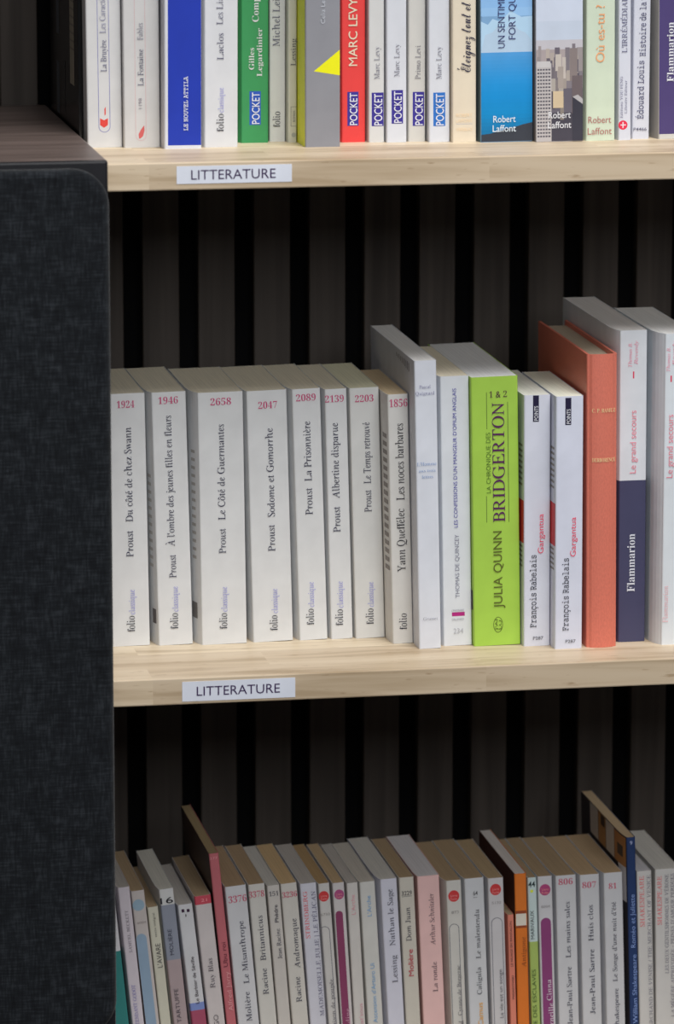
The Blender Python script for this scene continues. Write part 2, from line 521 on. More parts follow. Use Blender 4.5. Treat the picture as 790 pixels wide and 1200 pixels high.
# row, label, x, y, spine width, depth, height (mm), lean and turn (degrees), swell of the block at the fore-edge,
# cover colour, side-cover colour, page colour, hardback, colour bands, printing
BOOKS = [
(1, 'white paperback with a blue-outlined panel and small red mark, left end of top shelf', -77.38, -3.86, 23.95, 108.0, 178.0, 0.33, 0, 0.0, (0.662, 0.66, 0.667), None, (0.86, 0.792, 0.632), False, [], [
  ('O', 'printed_band', (0.209, 0.209, 0.476), 7.82, 15.87, None, 10.2, 0.4),
  ('V', 'author_lettering', 'La Bruyère', 's', (0.127, 0.127, 0.228), 11.87, 51.52, 73.01, 3.97),
  ('V', 'title_lettering', 'Les Caractères', 's', (0.269, 0.269, 0.391), 11.56, 77.58, 107.13, 3.97),
  ('P', 'publisher_logo', (0.747, 0.068, 0.054), [(8.91, 19.91), (11.58, 18.51), (11.5, 13.35), (8.84, 15.33)]),
  ('P', 'publisher_logo', (0.747, 0.068, 0.054), [(11.58, 18.51), (14.29, 19.78), (14.22, 15.19), (11.5, 13.35)]),
  ('P', 'publisher_logo', (0.747, 0.068, 0.054), [(12.01, 21.56), (11.89, 26.15), (12.87, 27.65), (12.79, 22.3)]),
]),
(1, 'off-white paperback with a faint pink-outlined panel and red feather mark', -52.99, -9.12, 24.75, 108.0, 178.0, 0.2, 0, 0.18, (0.622, 0.614, 0.614), None, (0.86, 0.792, 0.632), False, [], [
  ('O', 'printed_band', (0.648, 0.466, 0.481), 7.87, 15.35, None, 4.57, 0.4),
  ('V', 'author_lettering', 'La Fontaine', 's', (0.114, 0.114, 0.173), 11.84, 42.11, 66.85, 3.77),
  ('V', 'title_lettering', 'Fables', 's', (0.228, 0.228, 0.291), 11.74, 73.12, 84.51, 3.77),
  ('V', 'catalogue_number', '1198', 'a', (0.248, 0.228, 0.269), 11.37, 26.47, 33.53, 2.18),
  ('P', 'publisher_logo', (0.642, 0.127, 0.127), [(10.32, 6.04), (9.97, 9.11), (11.55, 12.13), (13.89, 15.14), (14.04, 11.31), (13.04, 7.89), (11.48, 6.39)]),
]),
(1, 'bright blue paperback with white lettering and a white border', -27.12, -20.53, 25.6, 125.0, 190.0, -0.31, 0, 0.85, (0.675, 0.687, 0.752), None, (0.86, 0.792, 0.632), False, [], [
  ('R', 'printed_band', (0.014, 0.041, 0.424), 2.55, 2.42, 25.3, 175.95),
  ('V', 'title_lettering', 'LE NOUVEL ATTILA', 'mb', (0.668, 0.7, 0.812), 14.74, 12.36, 49.13, 2.77),
]),
(1, 'white paperback with grey serif title between the blue book and the green book', 1.1, -16.09, 22.92, 108.0, 178.0, -0.27, 0, 2.19, (0.675, 0.687, 0.723), None, (0.86, 0.792, 0.632), False, [], [
  ('V', 'author_lettering', 'Laclos', 's', (0.142, 0.142, 0.209), 10.88, 59.47, 77.53, 4.35),
  ('V', 'title_lettering', 'Les Liaisons dangereuses', 's', (0.142, 0.142, 0.209), 10.5, 83.42, 147.13, 4.35),
  ('V', 'publisher_logo', 'folio', 's', (0.024, 0.024, 0.038), 10.68, 10.79, 22.85, 4.95),
  ('V', 'publisher_logo', 'classique', 's', (0.339, 0.339, 0.678), 11.26, 23.79, 40.6, 3.76),
]),
(1, 'green paperback with bold white lettering and a blue logo box', 29.67, 5.49, 18.95, 108.0, 178.0, -0.25, 0, 5.17, (0.044, 0.291, 0.099), None, (0.86, 0.792, 0.632), False, [], [
  ('V', 'author_lettering', 'Gilles', 'sb', (0.675, 0.687, 0.695), 7.18, 50.25, 65.21, 3.59),
  ('V', 'author_lettering', 'Legardinier', 'sb', (0.675, 0.687, 0.695), 12.62, 45.57, 78.56, 3.59),
  ('V', 'title_lettering', 'Complètement cramé', 'sb', (0.675, 0.687, 0.695), 9.84, 82.8, 145.32, 4.38),
  ('R', 'publisher_logo', (0.033, 0.099, 0.495), 5.85, 12.36, 13.64, 35.47),
  ('V', 'publisher_logo', 'POCKET', 'ab', (0.737, 0.75, 0.85), 10.13, 13.06, 34.64, 5.26),
]),
(1, 'slim off-white paperback just right of the green book', 50.12, 10.19, 11.21, 108.0, 178.0, -0.2, 0, 1.05, (0.597, 0.601, 0.588), None, (0.86, 0.792, 0.632), False, [], [
  ('V', 'author_lettering', 'Michel Leiris', 's', (0.142, 0.142, 0.19), 4.64, 65.43, 105.68, 4.79),
  ('V', 'publisher_logo', 'folio', 's', (0.024, 0.024, 0.038), 4.91, 10.1, 20.73, 4.99),
]),
(1, 'thin cream paperback with a small boxed label, left of the grey and yellow book', 61.85, 3.11, 6.16, 108.0, 178.0, -0.16, 0, 0.15, (0.597, 0.582, 0.515), None, (0.86, 0.792, 0.632), False, [], [
  ('V', 'author_lettering', 'Lessing', 's', (0.114, 0.114, 0.142), 3.62, 52.58, 71.25, 3.52),
  ('R', 'catalogue_number', (0.209, 0.209, 0.209), 1.93, 24.35, 5.86, 24.69),
  ('R', 'catalogue_number', (0.209, 0.209, 0.209), 1.94, 11.05, 5.86, 11.39),
  ('R', 'catalogue_number', (0.209, 0.209, 0.209), 1.93, 11.05, 2.28, 24.69),
  ('V', 'catalogue_number', 'ROMAN', 'ab', (0.173, 0.173, 0.19), 4.17, 14.25, 21.76, 1.58),
  ('C', 'publisher_logo', (0.391, 0.391, 0.391), 4.01, 5.2, 1.58, 1.58),
]),
(1, 'grey paperback with a yellow triangle and yellow side cover', 68.79, -26.8, 24.07, 125.0, 205.0, -0.03, 0, 0.15, (0.265, 0.269, 0.301), (0.86, 0.86, 0.061), (0.86, 0.792, 0.632), False, [], [
  ('V', 'author_lettering', 'Celia Levi', 'a', (0.542, 0.57, 0.634), 12.08, 83.8, 102.42, 2.97),
  ('P', 'printed_band', (0.86, 0.845, 0.008), [(5.93, 51.6), (23.77, 65.96), (23.77, 48.59)]),
]),
(1, 'red paperback with large cream capitals and a dark blue logo box', 98.12, -2.81, 16.67, 108.0, 178.0, 0.09, 0, 4.5, (0.779, 0.057, 0.054), None, (0.86, 0.792, 0.632), False, [], [
  ('V', 'author_lettering', 'MARC LEVY', 'ab', (0.773, 0.687, 0.515), 7.97, 52.43, 98.72, 5.98),
  ('R', 'publisher_logo', (0.047, 0.035, 0.291), 4.11, 11.27, 11.9, 34.64),
  ('V', 'publisher_logo', 'POCKET', 'ab', (0.737, 0.75, 0.85), 8.35, 11.87, 33.88, 5.22),
]),
(1, 'slim white paperback with a blue logo box, immediately right of the red book', 116.44, -6.33, 10.98, 108.0, 178.0, 0.15, 0, 1.19, (0.648, 0.653, 0.654), None, (0.86, 0.792, 0.632), False, [], [
  ('V', 'author_lettering', 'Marc Levy', 's', (0.228, 0.228, 0.282), 5.8, 43.48, 65.74, 3.69),
  ('R', 'publisher_logo', (0.047, 0.035, 0.291), 2.13, 11.17, 10.44, 34.19),
  ('V', 'publisher_logo', 'POCKET', 'ab', (0.737, 0.75, 0.85), 6.63, 11.75, 33.42, 5.56),
]),
(1, 'cool white paperback with a blue logo box, second right of the red book', 128.51, -8.76, 14.01, 108.0, 178.0, 0.24, 0, 0.53, (0.662, 0.687, 0.752), None, (0.86, 0.792, 0.632), False, [], [
  ('V', 'author_lettering', 'Marc Levy', 's', (0.228, 0.228, 0.282), 7.19, 45.17, 67.43, 3.68),
  ('R', 'publisher_logo', (0.047, 0.035, 0.291), 3.5, 12.87, 11.47, 35.89),
  ('V', 'publisher_logo', 'POCKET', 'ab', (0.737, 0.75, 0.85), 7.83, 13.45, 35.11, 5.33),
]),
(1, 'cream paperback with a blue logo box, third right of the red book', 143.99, -6.78, 11.96, 108.0, 178.0, 0.09, 0, 1.18, (0.61, 0.601, 0.576), None, (0.86, 0.792, 0.632), False, [], [
  ('V', 'author_lettering', 'Primo Levi', 's', (0.209, 0.201, 0.228), 6.66, 43.02, 66.17, 3.69),
  ('R', 'publisher_logo', (0.047, 0.035, 0.291), 3.08, 10.83, 11.06, 34.23),
  ('V', 'publisher_logo', 'POCKET', 'ab', (0.737, 0.75, 0.85), 7.42, 11.43, 33.46, 5.33),
]),
(1, 'cool white paperback with a lighter blue logo box, fourth right of the red book', 157.35, -12.44, 14.65, 108.0, 178.0, 0.4, 0, 0.2, (0.662, 0.687, 0.752), None, (0.86, 0.792, 0.632), False, [], [
  ('V', 'author_lettering', 'Marc Levy', 's', (0.228, 0.228, 0.282), 7.03, 43.31, 65.58, 3.68),
  ('R', 'publisher_logo', (0.029, 0.167, 0.559), 3.13, 11.01, 11.46, 34.04),
  ('V', 'publisher_logo', 'POCKET', 'ab', (0.737, 0.75, 0.85), 7.64, 11.57, 33.24, 5.55),
]),
(1, 'cream paperback with dark handwritten-style lettering, left of the lake-picture book', 172.87, -16.92, 16.74, 125.0, 205.0, 0.36, 0, 0.61, (0.744, 0.66, 0.527), None, (0.86, 0.792, 0.632), False, [], [
  ('V', 'title_lettering', 'Éteignez tout et', 'c', (0.035, 0.033, 0.068), 9.3, 48.19, 96.02, 7.0),
  ('H', 'publisher_logo', 'ROBERT', 'a', (0.86, 0.678, 0.458), 2.65, 13.94, 18.74, 2.1),
  ('H', 'publisher_logo', 'LAFFONT', 'a', (0.86, 0.678, 0.458), 2.65, 13.94, 14.99, 2.1),
  ('R', 'publisher_logo', (0.542, 0.522, 0.539), 2.64, 12.4, 13.94, 12.74),
  ('H', 'publisher_logo', 'VERSILIO', 'a', (0.86, 0.678, 0.458), 2.64, 13.94, 9.01, 2.1),
]),
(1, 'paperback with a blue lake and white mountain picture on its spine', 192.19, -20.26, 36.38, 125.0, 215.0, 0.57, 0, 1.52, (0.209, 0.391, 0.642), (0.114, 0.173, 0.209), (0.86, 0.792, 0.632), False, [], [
  ('R', 'printed_picture', (0.24, 0.458, 0.812), 0.32, 97.56, 36.08, 157.96),
  ('R', 'printed_picture', (0.265, 0.495, 0.828), 0.3, 92.05, 36.08, 97.56),
  ('R', 'printed_picture', (0.301, 0.533, 0.845), 0.3, 86.16, 36.08, 92.05),
  ('P', 'printed_picture', (0.447, 0.656, 0.86), [(0.3, 61.48), (0.3, 82.85), (5.02, 80.52), (8.43, 84.48), (12.56, 82.9), (17.29, 86.1), (21.07, 89.68), (24.83, 87.38), (28.6, 85.44), (36.08, 85.98), (36.08, 60.51)]),
  ('P', 'printed_picture', (0.458, 0.608, 0.781), [(0.3, 61.48), (3.11, 73.57), (8.39, 75.27), (12.55, 79.77), (17.26, 76.89), (21.99, 82.29), (26.69, 76.64), (31.41, 74.67), (36.08, 69.01), (36.08, 60.51)]),
  ('R', 'printed_picture', (0.076, 0.329, 0.701), 0.3, 58.83, 36.08, 61.48),
  ('R', 'printed_picture', (0.065, 0.321, 0.699), 0.3, 56.18, 36.08, 58.83),
  ('R', 'printed_picture', (0.054, 0.314, 0.697), 0.3, 53.53, 36.08, 56.18),
  ('R', 'printed_picture', (0.045, 0.307, 0.695), 0.3, 50.88, 36.08, 53.53),
  ('R', 'printed_picture', (0.037, 0.299, 0.692), 0.3, 48.23, 36.08, 50.88),
  ('R', 'printed_picture', (0.028, 0.292, 0.686), 0.3, 45.58, 36.08, 48.23),
  ('R', 'printed_picture', (0.021, 0.285, 0.681), 0.3, 42.92, 36.08, 45.58),
  ('R', 'printed_picture', (0.015, 0.278, 0.675), 0.3, 40.27, 36.08, 42.92),
  ('R', 'printed_picture', (0.01, 0.272, 0.668), 0.3, 37.62, 36.08, 40.27),
  ('R', 'printed_picture', (0.008, 0.268, 0.661), 0.3, 34.96, 36.08, 37.62),
  ('R', 'printed_picture', (0.005, 0.263, 0.653), 0.3, 32.3, 36.08, 34.96),
  ('R', 'printed_picture', (0.003, 0.259, 0.646), 0.3, 29.65, 36.08, 32.3),
  ('R', 'printed_picture', (0.003, 0.254, 0.632), 0.3, 26.99, 36.08, 29.65),
  ('R', 'printed_picture', (0.002, 0.25, 0.614), 0.3, 24.33, 36.08, 26.99),
  ('R', 'printed_picture', (0.002, 0.246, 0.596), 0.3, 21.67, 36.08, 24.33),
  ('R', 'printed_picture', (0.001, 0.241, 0.578), 0.3, 19.01, 36.08, 21.67),
  ('R', 'printed_picture', (0.001, 0.229, 0.544), 0.3, 16.35, 36.08, 19.01),
  ('R', 'printed_picture', (0.002, 0.213, 0.504), 0.3, 13.69, 36.08, 16.35),
  ('R', 'printed_picture', (0.002, 0.197, 0.466), 0.3, 11.02, 36.08, 13.69),
  ('R', 'printed_picture', (0.002, 0.182, 0.43), 0.3, 8.36, 36.08, 11.02),
  ('R', 'printed_picture', (0.002, 0.167, 0.39), 0.3, 5.69, 36.08, 8.36),
  ('R', 'printed_picture', (0.003, 0.152, 0.352), 0.3, 3.03, 36.08, 5.69),
  ('R', 'printed_picture', (0.003, 0.138, 0.316), 0.3, 0.36, 36.08, 3.03),
  ('P', 'printed_picture', (0.038, 0.044, 0.061), [(0.3, 0.37), (0.3, 5.2), (6.64, 5.93), (12.32, 7.25), (18.0, 9.12), (23.69, 10.07), (29.38, 11.76), (36.08, 13.05), (36.08, 0.3)]),
  ('V', 'title_lettering', 'UN SENTIMENT PLUS', 'a', (0.035, 0.038, 0.142), 14.48, 64.42, 123.27, 4.75),
  ('V', 'title_lettering', 'FORT QUE LA PEUR', 'a', (0.035, 0.038, 0.142), 22.04, 70.31, 131.16, 4.75),
  ('H', 'publisher_logo', 'Robert', 'ab', (0.675, 0.757, 0.842), 8.56, 24.27, 15.86, 4.56),
  ('H', 'publisher_logo', 'Laffont', 'ab', (0.675, 0.757, 0.842), 8.16, 24.45, 9.36, 4.56),
]),
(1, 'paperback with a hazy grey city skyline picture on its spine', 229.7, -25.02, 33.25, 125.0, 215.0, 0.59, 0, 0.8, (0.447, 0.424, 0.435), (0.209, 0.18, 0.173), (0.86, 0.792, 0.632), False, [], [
  ('R', 'printed_picture', (0.597, 0.66, 0.796), 0.3, 82.69, 32.95, 157.84),
  ('R', 'printed_picture', (0.548, 0.62, 0.752), 0.3, 69.79, 32.95, 82.69),
  ('R', 'printed_picture', (0.533, 0.52, 0.572), 0.3, 63.33, 32.95, 69.79),
  ('R', 'printed_picture', (0.391, 0.339, 0.349), 0.3, 51.32, 32.95, 63.33),
  ('R', 'printed_picture', (0.216, 0.194, 0.224), 0.3, 36.52, 32.95, 51.32),
  ('R', 'printed_picture', (0.13, 0.119, 0.154), 0.3, 19.84, 32.95, 36.52),
  ('R', 'printed_picture', (0.061, 0.057, 0.08), 0.3, 0.3, 32.95, 19.84),
  ('R', 'printed_picture', (0.452, 0.396, 0.364), 7.16, 54.5, 9.72, 63.94),
  ('R', 'printed_picture', (0.334, 0.296, 0.274), 0.58, 31.06, 2.86, 47.63),
  ('R', 'printed_picture', (0.339, 0.296, 0.274), 6.71, 38.32, 8.95, 47.93),
  ('R', 'printed_picture', (0.111, 0.099, 0.114), 7.89, 19.23, 9.47, 32.85),
  ('R', 'printed_picture', (0.183, 0.163, 0.19), 24.25, 46.67, 26.59, 60.15),
  ('R', 'printed_picture', (0.228, 0.201, 0.209), 2.61, 33.03, 5.9, 45.49),
  ('R', 'printed_picture', (0.13, 0.114, 0.145), 7.49, 42.31, 11.5, 57.4),
  ('R', 'printed_picture', (0.205, 0.183, 0.212), 25.46, 52.87, 27.76, 67.0),
  ('R', 'printed_picture', (0.435, 0.396, 0.369), 25.69, 35.19, 28.3, 48.45),
  ('R', 'printed_picture', (0.412, 0.364, 0.334), 13.67, 44.04, 15.87, 58.96),
  ('R', 'printed_picture', (0.401, 0.364, 0.339), 1.38, 32.06, 3.64, 44.76),
  ('R', 'printed_picture', (0.31, 0.274, 0.282), 21.23, 53.31, 24.54, 62.02),
  ('R', 'printed_picture', (0.116, 0.103, 0.13), 19.23, 39.26, 21.23, 51.12),
  ('R', 'printed_picture', (0.334, 0.291, 0.269), 9.7, 38.03, 13.61, 47.04),
  ('R', 'printed_picture', (0.401, 0.354, 0.324), 21.45, 41.63, 24.51, 57.11),
  ('R', 'printed_picture', (0.429, 0.375, 0.349), 10.03, 52.62, 12.76, 61.12),
  ('R', 'printed_picture', (0.248, 0.216, 0.201), 27.13, 15.49, 30.61, 31.87),
  ('R', 'printed_picture', (0.124, 0.111, 0.142), 9.77, 42.11, 11.69, 55.8),
  ('R', 'printed_picture', (0.198, 0.177, 0.205), 20.6, 48.78, 23.75, 64.52),
  ('R', 'printed_picture', (0.375, 0.329, 0.305), 4.13, 42.78, 8.19, 53.74),
  ('R', 'printed_picture', (0.157, 0.139, 0.16), 10.99, 35.85, 13.47, 50.84),
  ('R', 'printed_picture', (0.359, 0.319, 0.291), 17.3, 35.28, 19.36, 51.24),
  ('R', 'printed_picture', (0.324, 0.287, 0.296), 1.81, 51.98, 3.77, 65.85),
  ('R', 'printed_picture', (0.334, 0.296, 0.274), 18.36, 36.37, 21.42, 47.25),
  ('R', 'printed_picture', (0.24, 0.212, 0.22), 3.69, 36.66, 7.25, 48.29),
  ('R', 'printed_picture', (0.526, 0.476, 0.441), 14.47, 50.17, 17.07, 58.62),
  ('R', 'printed_picture', (0.22, 0.194, 0.201), 13.41, 33.66, 16.07, 43.64),
  ('R', 'printed_picture', (0.287, 0.256, 0.265), 0.97, 48.62, 3.12, 58.52),
  ('R', 'printed_picture', (0.177, 0.157, 0.183), 12.63, 42.22, 15.01, 57.94),
  ('R', 'printed_picture', (0.24, 0.212, 0.194), 17.09, 14.96, 19.68, 30.82),
  ('R', 'printed_picture', (0.319, 0.282, 0.291), 14.97, 48.55, 17.05, 64.11),
  ('R', 'printed_picture', (0.391, 0.359, 0.334), 10.17, 29.76, 13.81, 43.38),
  ('R', 'printed_picture', (0.396, 0.359, 0.334), 15.98, 32.86, 19.31, 43.3),
  ('R', 'printed_picture', (0.319, 0.287, 0.296), 28.98, 48.09, 32.95, 64.42),
  ('R', 'printed_picture', (0.256, 0.228, 0.209), 1.31, 18.25, 3.16, 34.67),
  ('R', 'printed_picture', (0.385, 0.349, 0.324), 26.35, 29.6, 29.11, 41.79),
  ('R', 'printed_picture', (0.418, 0.369, 0.339), 28.1, 43.11, 29.63, 59.11),
  ('R', 'printed_picture', (0.52, 0.47, 0.441), 18.47, 43.25, 21.04, 57.94),
  ('R', 'printed_picture', (0.108, 0.096, 0.122), 26.59, 36.99, 30.44, 46.86),
  ('R', 'printed_picture', (0.085, 0.076, 0.096), 9.98, 22.51, 13.55, 34.69),
  ('R', 'printed_picture', (0.145, 0.127, 0.163), 13.32, 55.58, 16.68, 64.67),
  ('R', 'printed_picture', (0.103, 0.091, 0.116), 26.19, 33.5, 28.08, 44.74),
  ('R', 'printed_picture', (0.127, 0.114, 0.145), 27.42, 47.45, 29.86, 56.23),
  ('R', 'printed_picture', (0.539, 0.489, 0.452), 13.74, 48.55, 17.85, 59.99),
  ('R', 'printed_picture', (0.16, 0.145, 0.167), 25.91, 36.5, 27.64, 52.46),
  ('R', 'printed_picture', (0.364, 0.319, 0.296), 15.51, 36.73, 19.3, 51.49),
  ('R', 'printed_picture', (0.24, 0.201, 0.201), 23.86, 41.41, 29.16, 63.98),
  ('R', 'printed_picture', (0.613, 0.495, 0.339), 12.08, 23.2, 19.29, 34.7),
  ('R', 'printed_picture', (0.148, 0.119, 0.13), 25.36, 19.1, 32.58, 45.07),
  ('R', 'printed_picture', (0.495, 0.47, 0.482), 0.3, 0.3, 10.94, 53.9),
  ('R', 'printed_picture', (0.56, 0.546, 0.563), 0.76, 51.3, 10.22, 55.37),
  ('R', 'printed_picture', (0.085, 0.08, 0.103), 1.14, 49.07, 10.22, 50.18),
  ('R', 'printed_picture', (0.085, 0.08, 0.103), 1.13, 46.67, 10.21, 47.78),
  ('R', 'printed_picture', (0.085, 0.08, 0.103), 1.13, 44.26, 10.21, 45.37),
  ('R', 'printed_picture', (0.085, 0.08, 0.103), 1.12, 41.86, 10.21, 42.97),
  ('R', 'printed_picture', (0.085, 0.08, 0.103), 1.12, 39.45, 10.2, 40.56),
  ('R', 'printed_picture', (0.085, 0.08, 0.103), 1.11, 37.05, 10.2, 38.16),
  ('R', 'printed_picture', (0.085, 0.08, 0.103), 1.11, 34.64, 10.2, 35.75),
  ('R', 'printed_picture', (0.085, 0.08, 0.103), 1.1, 32.23, 10.19, 33.34),
  ('R', 'printed_picture', (0.085, 0.08, 0.103), 1.1, 29.82, 10.19, 30.93),
  ('R', 'printed_picture', (0.085, 0.08, 0.103), 1.09, 27.41, 10.19, 28.52),
  ('R', 'printed_picture', (0.085, 0.08, 0.103), 1.09, 25.0, 10.18, 26.11),
  ('R', 'printed_picture', (0.085, 0.08, 0.103), 1.09, 22.59, 10.18, 23.7),
  ('R', 'printed_picture', (0.085, 0.08, 0.103), 1.08, 20.18, 10.18, 21.29),
  ('R', 'printed_picture', (0.085, 0.08, 0.103), 1.08, 17.77, 10.17, 18.88),
  ('R', 'printed_picture', (0.085, 0.08, 0.103), 1.07, 15.35, 10.17, 16.47),
  ('R', 'printed_picture', (0.085, 0.08, 0.103), 1.07, 12.94, 10.17, 14.05),
  ('R', 'printed_picture', (0.085, 0.08, 0.103), 1.06, 10.53, 10.16, 11.64),
  ('R', 'printed_picture', (0.085, 0.08, 0.103), 1.06, 8.11, 10.16, 9.22),
  ('R', 'printed_picture', (0.085, 0.08, 0.103), 1.05, 5.69, 10.16, 6.81),
  ('R', 'printed_picture', (0.085, 0.08, 0.103), 1.05, 3.28, 10.15, 4.39),
  ('R', 'printed_picture', (0.495, 0.47, 0.482), 2.42, 0.3, 2.98, 50.89),
  ('R', 'printed_picture', (0.495, 0.47, 0.482), 4.31, 0.3, 4.88, 50.83),
  ('R', 'printed_picture', (0.495, 0.47, 0.482), 6.2, 0.3, 6.77, 50.78),
  ('R', 'printed_picture', (0.495, 0.47, 0.482), 8.1, 0.3, 8.67, 50.73),
  ('P', 'printed_picture', (0.041, 0.041, 0.061), [(25.73, 0.3), (25.74, 30.6), (32.95, 25.37), (32.95, 0.3)]),
  ('P', 'printed_picture', (0.447, 0.435, 0.458), [(25.74, 30.6), (29.54, 31.97), (32.95, 28.9), (32.95, 25.37)]),
  ('H', 'publisher_logo', 'Robert', 'ab', (0.716, 0.728, 0.781), 8.85, 24.41, 18.42, 4.55),
  ('H', 'publisher_logo', 'Laffont', 'ab', (0.716, 0.728, 0.781), 8.46, 24.78, 11.55, 4.55),
]),
(1, 'pale green paperback with an orange title', 265.21, -23.59, 20.34, 125.0, 215.0, 0.41, 0, 1.96, (0.61, 0.7, 0.563), None, (0.86, 0.792, 0.632), False, [], [
  ('V', 'title_lettering', 'Où es-tu ?', 'a', (0.86, 0.391, 0.18), 9.88, 54.03, 93.22, 6.07),
  ('H', 'publisher_logo', 'Robert', 'a', (0.435, 0.167, 0.154), 1.54, 17.73, 14.48, 4.56),
  ('H', 'publisher_logo', 'Laffont', 'a', (0.435, 0.167, 0.154), 1.19, 18.15, 6.65, 4.56),
]),
(1, 'thin white paperback with a round red emblem, right of the pale green book', 288.18, -23.34, 8.86, 125.0, 190.0, 0.52, 0, 1.95, (0.648, 0.673, 0.767), None, (0.86, 0.792, 0.632), False, [], [
  ('V', 'title_lettering', "L'IRRÉMÉDIABLE", 's', (0.101, 0.101, 0.201), 4.18, 60.23, 105.15, 3.61),
  ('V', 'publisher_logo', 'Editions YOU FENG', 's', (0.173, 0.173, 0.291), 2.05, 15.32, 43.97, 1.9),
  ('V', 'publisher_logo', 'Libraire Editeur', 's', (0.173, 0.173, 0.291), 5.1, 18.4, 41.1, 1.71),
  ('C', 'publisher_logo', (0.747, 0.028, 0.076), 3.25, 10.44, 3.23, 3.23),
  ('R', 'publisher_logo', (0.744, 0.714, 0.774), 2.87, 8.4, 3.63, 12.5),
  ('R', 'publisher_logo', (0.744, 0.714, 0.774), 1.53, 10.12, 5.35, 10.86),
]),
(1, 'thin white paperback with bold slab lettering, left of the purple book', 299.15, -18.09, 12.04, 108.0, 178.0, -0.07, 0, 1.82, (0.635, 0.653, 0.737), None, (0.86, 0.792, 0.632), False, [], [
  ('V', 'author_lettering', 'Édouard Louis', 'm', (0.072, 0.072, 0.154), 5.73, 13.93, 53.99, 4.18),
  ('V', 'title_lettering', 'Histoire de la violence', 'm', (0.072, 0.072, 0.154), 6.69, 57.31, 118.78, 4.18),
  ('H', 'catalogue_number', 'P4466', 'ab', (0.127, 0.127, 0.19), 0.94, 10.14, 6.84, 2.09),
]),
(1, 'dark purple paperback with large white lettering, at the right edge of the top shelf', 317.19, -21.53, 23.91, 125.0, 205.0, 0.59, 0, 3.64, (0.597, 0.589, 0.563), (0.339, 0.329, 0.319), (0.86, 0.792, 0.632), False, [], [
  ('R', 'printed_band', (0.076, 0.054, 0.18), 0.3, 3.41, 23.61, 169.46),
  ('V', 'publisher_logo', 'Flammarion', 'sb', (0.744, 0.757, 0.827), 7.98, 39.57, 80.44, 4.56),
]),
(2, 'white paperback with the red number 1924, leftmost on the middle shelf', -62.49, 5.7, 26.68, 108.0, 178.31, 0.77, 0, 0.0, (0.759, 0.769, 0.781), None, (0.86, 0.792, 0.632), False, [], [
  ('H', 'catalogue_number', '1924', 's', (0.613, 0.054, 0.193), 7.08, 19.25, 170.77, 4.89),
  ('V', 'author_lettering', 'Proust', 's', (0.057, 0.057, 0.1), 13.83, 63.39, 81.76, 4.89),
  ('V', 'title_lettering', 'Du côté de chez Swann', 's', (0.057, 0.057, 0.1), 14.03, 88.22, 154.69, 4.89),
  ('V', 'publisher_logo', 'folio', 's', (0.025, 0.025, 0.041), 13.46, 10.21, 21.35, 5.55),
  ('V', 'publisher_logo', 'classique', 's', (0.363, 0.363, 0.727), 14.46, 22.43, 40.01, 4.22),
]),
(2, 'white paperback with the red number 1946, second on the middle shelf', -30.03, 3.67, 24.11, 108.0, 178.81, 1.29, 0, 3.82, (0.759, 0.769, 0.781), None, (0.86, 0.792, 0.632), False, [], [
  ('H', 'catalogue_number', '1946', 's', (0.613, 0.054, 0.193), 4.7, 18.42, 173.02, 4.88),
  ('V', 'author_lettering', 'Proust', 's', (0.057, 0.057, 0.1), 11.28, 47.79, 63.99, 4.88),
  ('V', 'title_lettering', "À l'ombre des jeunes filles en fleurs", 's', (0.057, 0.057, 0.1), 10.86, 70.11, 162.24, 4.88),
  ('V', 'publisher_logo', 'folio', 's', (0.025, 0.025, 0.041), 11.24, 11.42, 22.57, 5.55),
  ('V', 'publisher_logo', 'classique', 's', (0.363, 0.363, 0.727), 12.35, 23.65, 41.46, 4.22),
  ('L', 'printed_band', (0.152, 0.138, 0.138), 3, 9, 15.01, 25.3),
  ('L', 'printed_band', (0.523, 0.495, 0.467), 5, 12, 118.28, 120.5),
  ('L', 'printed_band', (0.523, 0.495, 0.467), 5, 12, 112.55, 114.77),
  ('L', 'printed_band', (0.523, 0.495, 0.467), 5, 12, 106.81, 109.04),
  ('L', 'printed_band', (0.523, 0.495, 0.467), 5, 12, 101.08, 103.31),
  ('L', 'printed_band', (0.523, 0.495, 0.467), 5, 12, 95.34, 97.57),
  ('L', 'printed_band', (0.523, 0.495, 0.467), 5, 12, 89.59, 91.83),
  ('L', 'printed_band', (0.523, 0.495, 0.467), 5, 12, 83.84, 86.09),
  ('L', 'printed_band', (0.523, 0.495, 0.467), 5, 12, 78.09, 80.34),
  ('L', 'printed_band', (0.523, 0.495, 0.467), 5, 12, 72.34, 74.58),
  ('L', 'printed_band', (0.523, 0.495, 0.467), 5, 12, 66.58, 68.83),
  ('L', 'printed_band', (0.523, 0.495, 0.467), 5, 12, 60.81, 63.07),
  ('L', 'printed_band', (0.523, 0.495, 0.467), 5, 12, 55.05, 57.3),
]),
(2, 'wide white paperback with the red number 2658, third on the middle shelf', -0.21, 0.19, 31.87, 108.0, 178.26, 0.72, 0, 5.3, (0.759, 0.769, 0.781), None, (0.86, 0.792, 0.632), False, [], [
  ('H', 'catalogue_number', '2658', 's', (0.613, 0.054, 0.193), 9.04, 23.46, 171.67, 4.88),
  ('V', 'author_lettering', 'Proust', 's', (0.057, 0.057, 0.1), 15.65, 64.62, 82.14, 4.88),
  ('V', 'title_lettering', 'Le Côté de Guermantes', 's', (0.057, 0.057, 0.1), 15.61, 88.38, 155.64, 4.88),
  ('V', 'publisher_logo', 'folio', 's', (0.025, 0.025, 0.041), 15.33, 10.91, 22.08, 5.54),
  ('V', 'publisher_logo', 'classique', 's', (0.363, 0.363, 0.727), 16.26, 23.16, 40.77, 4.21),
  ('L', 'printed_band', (0.232, 0.214, 0.206), 5, 14, 17.95, 29.22),
  ('L', 'printed_band', (0.454, 0.428, 0.403), 5, 11, 135.14, 137.23),
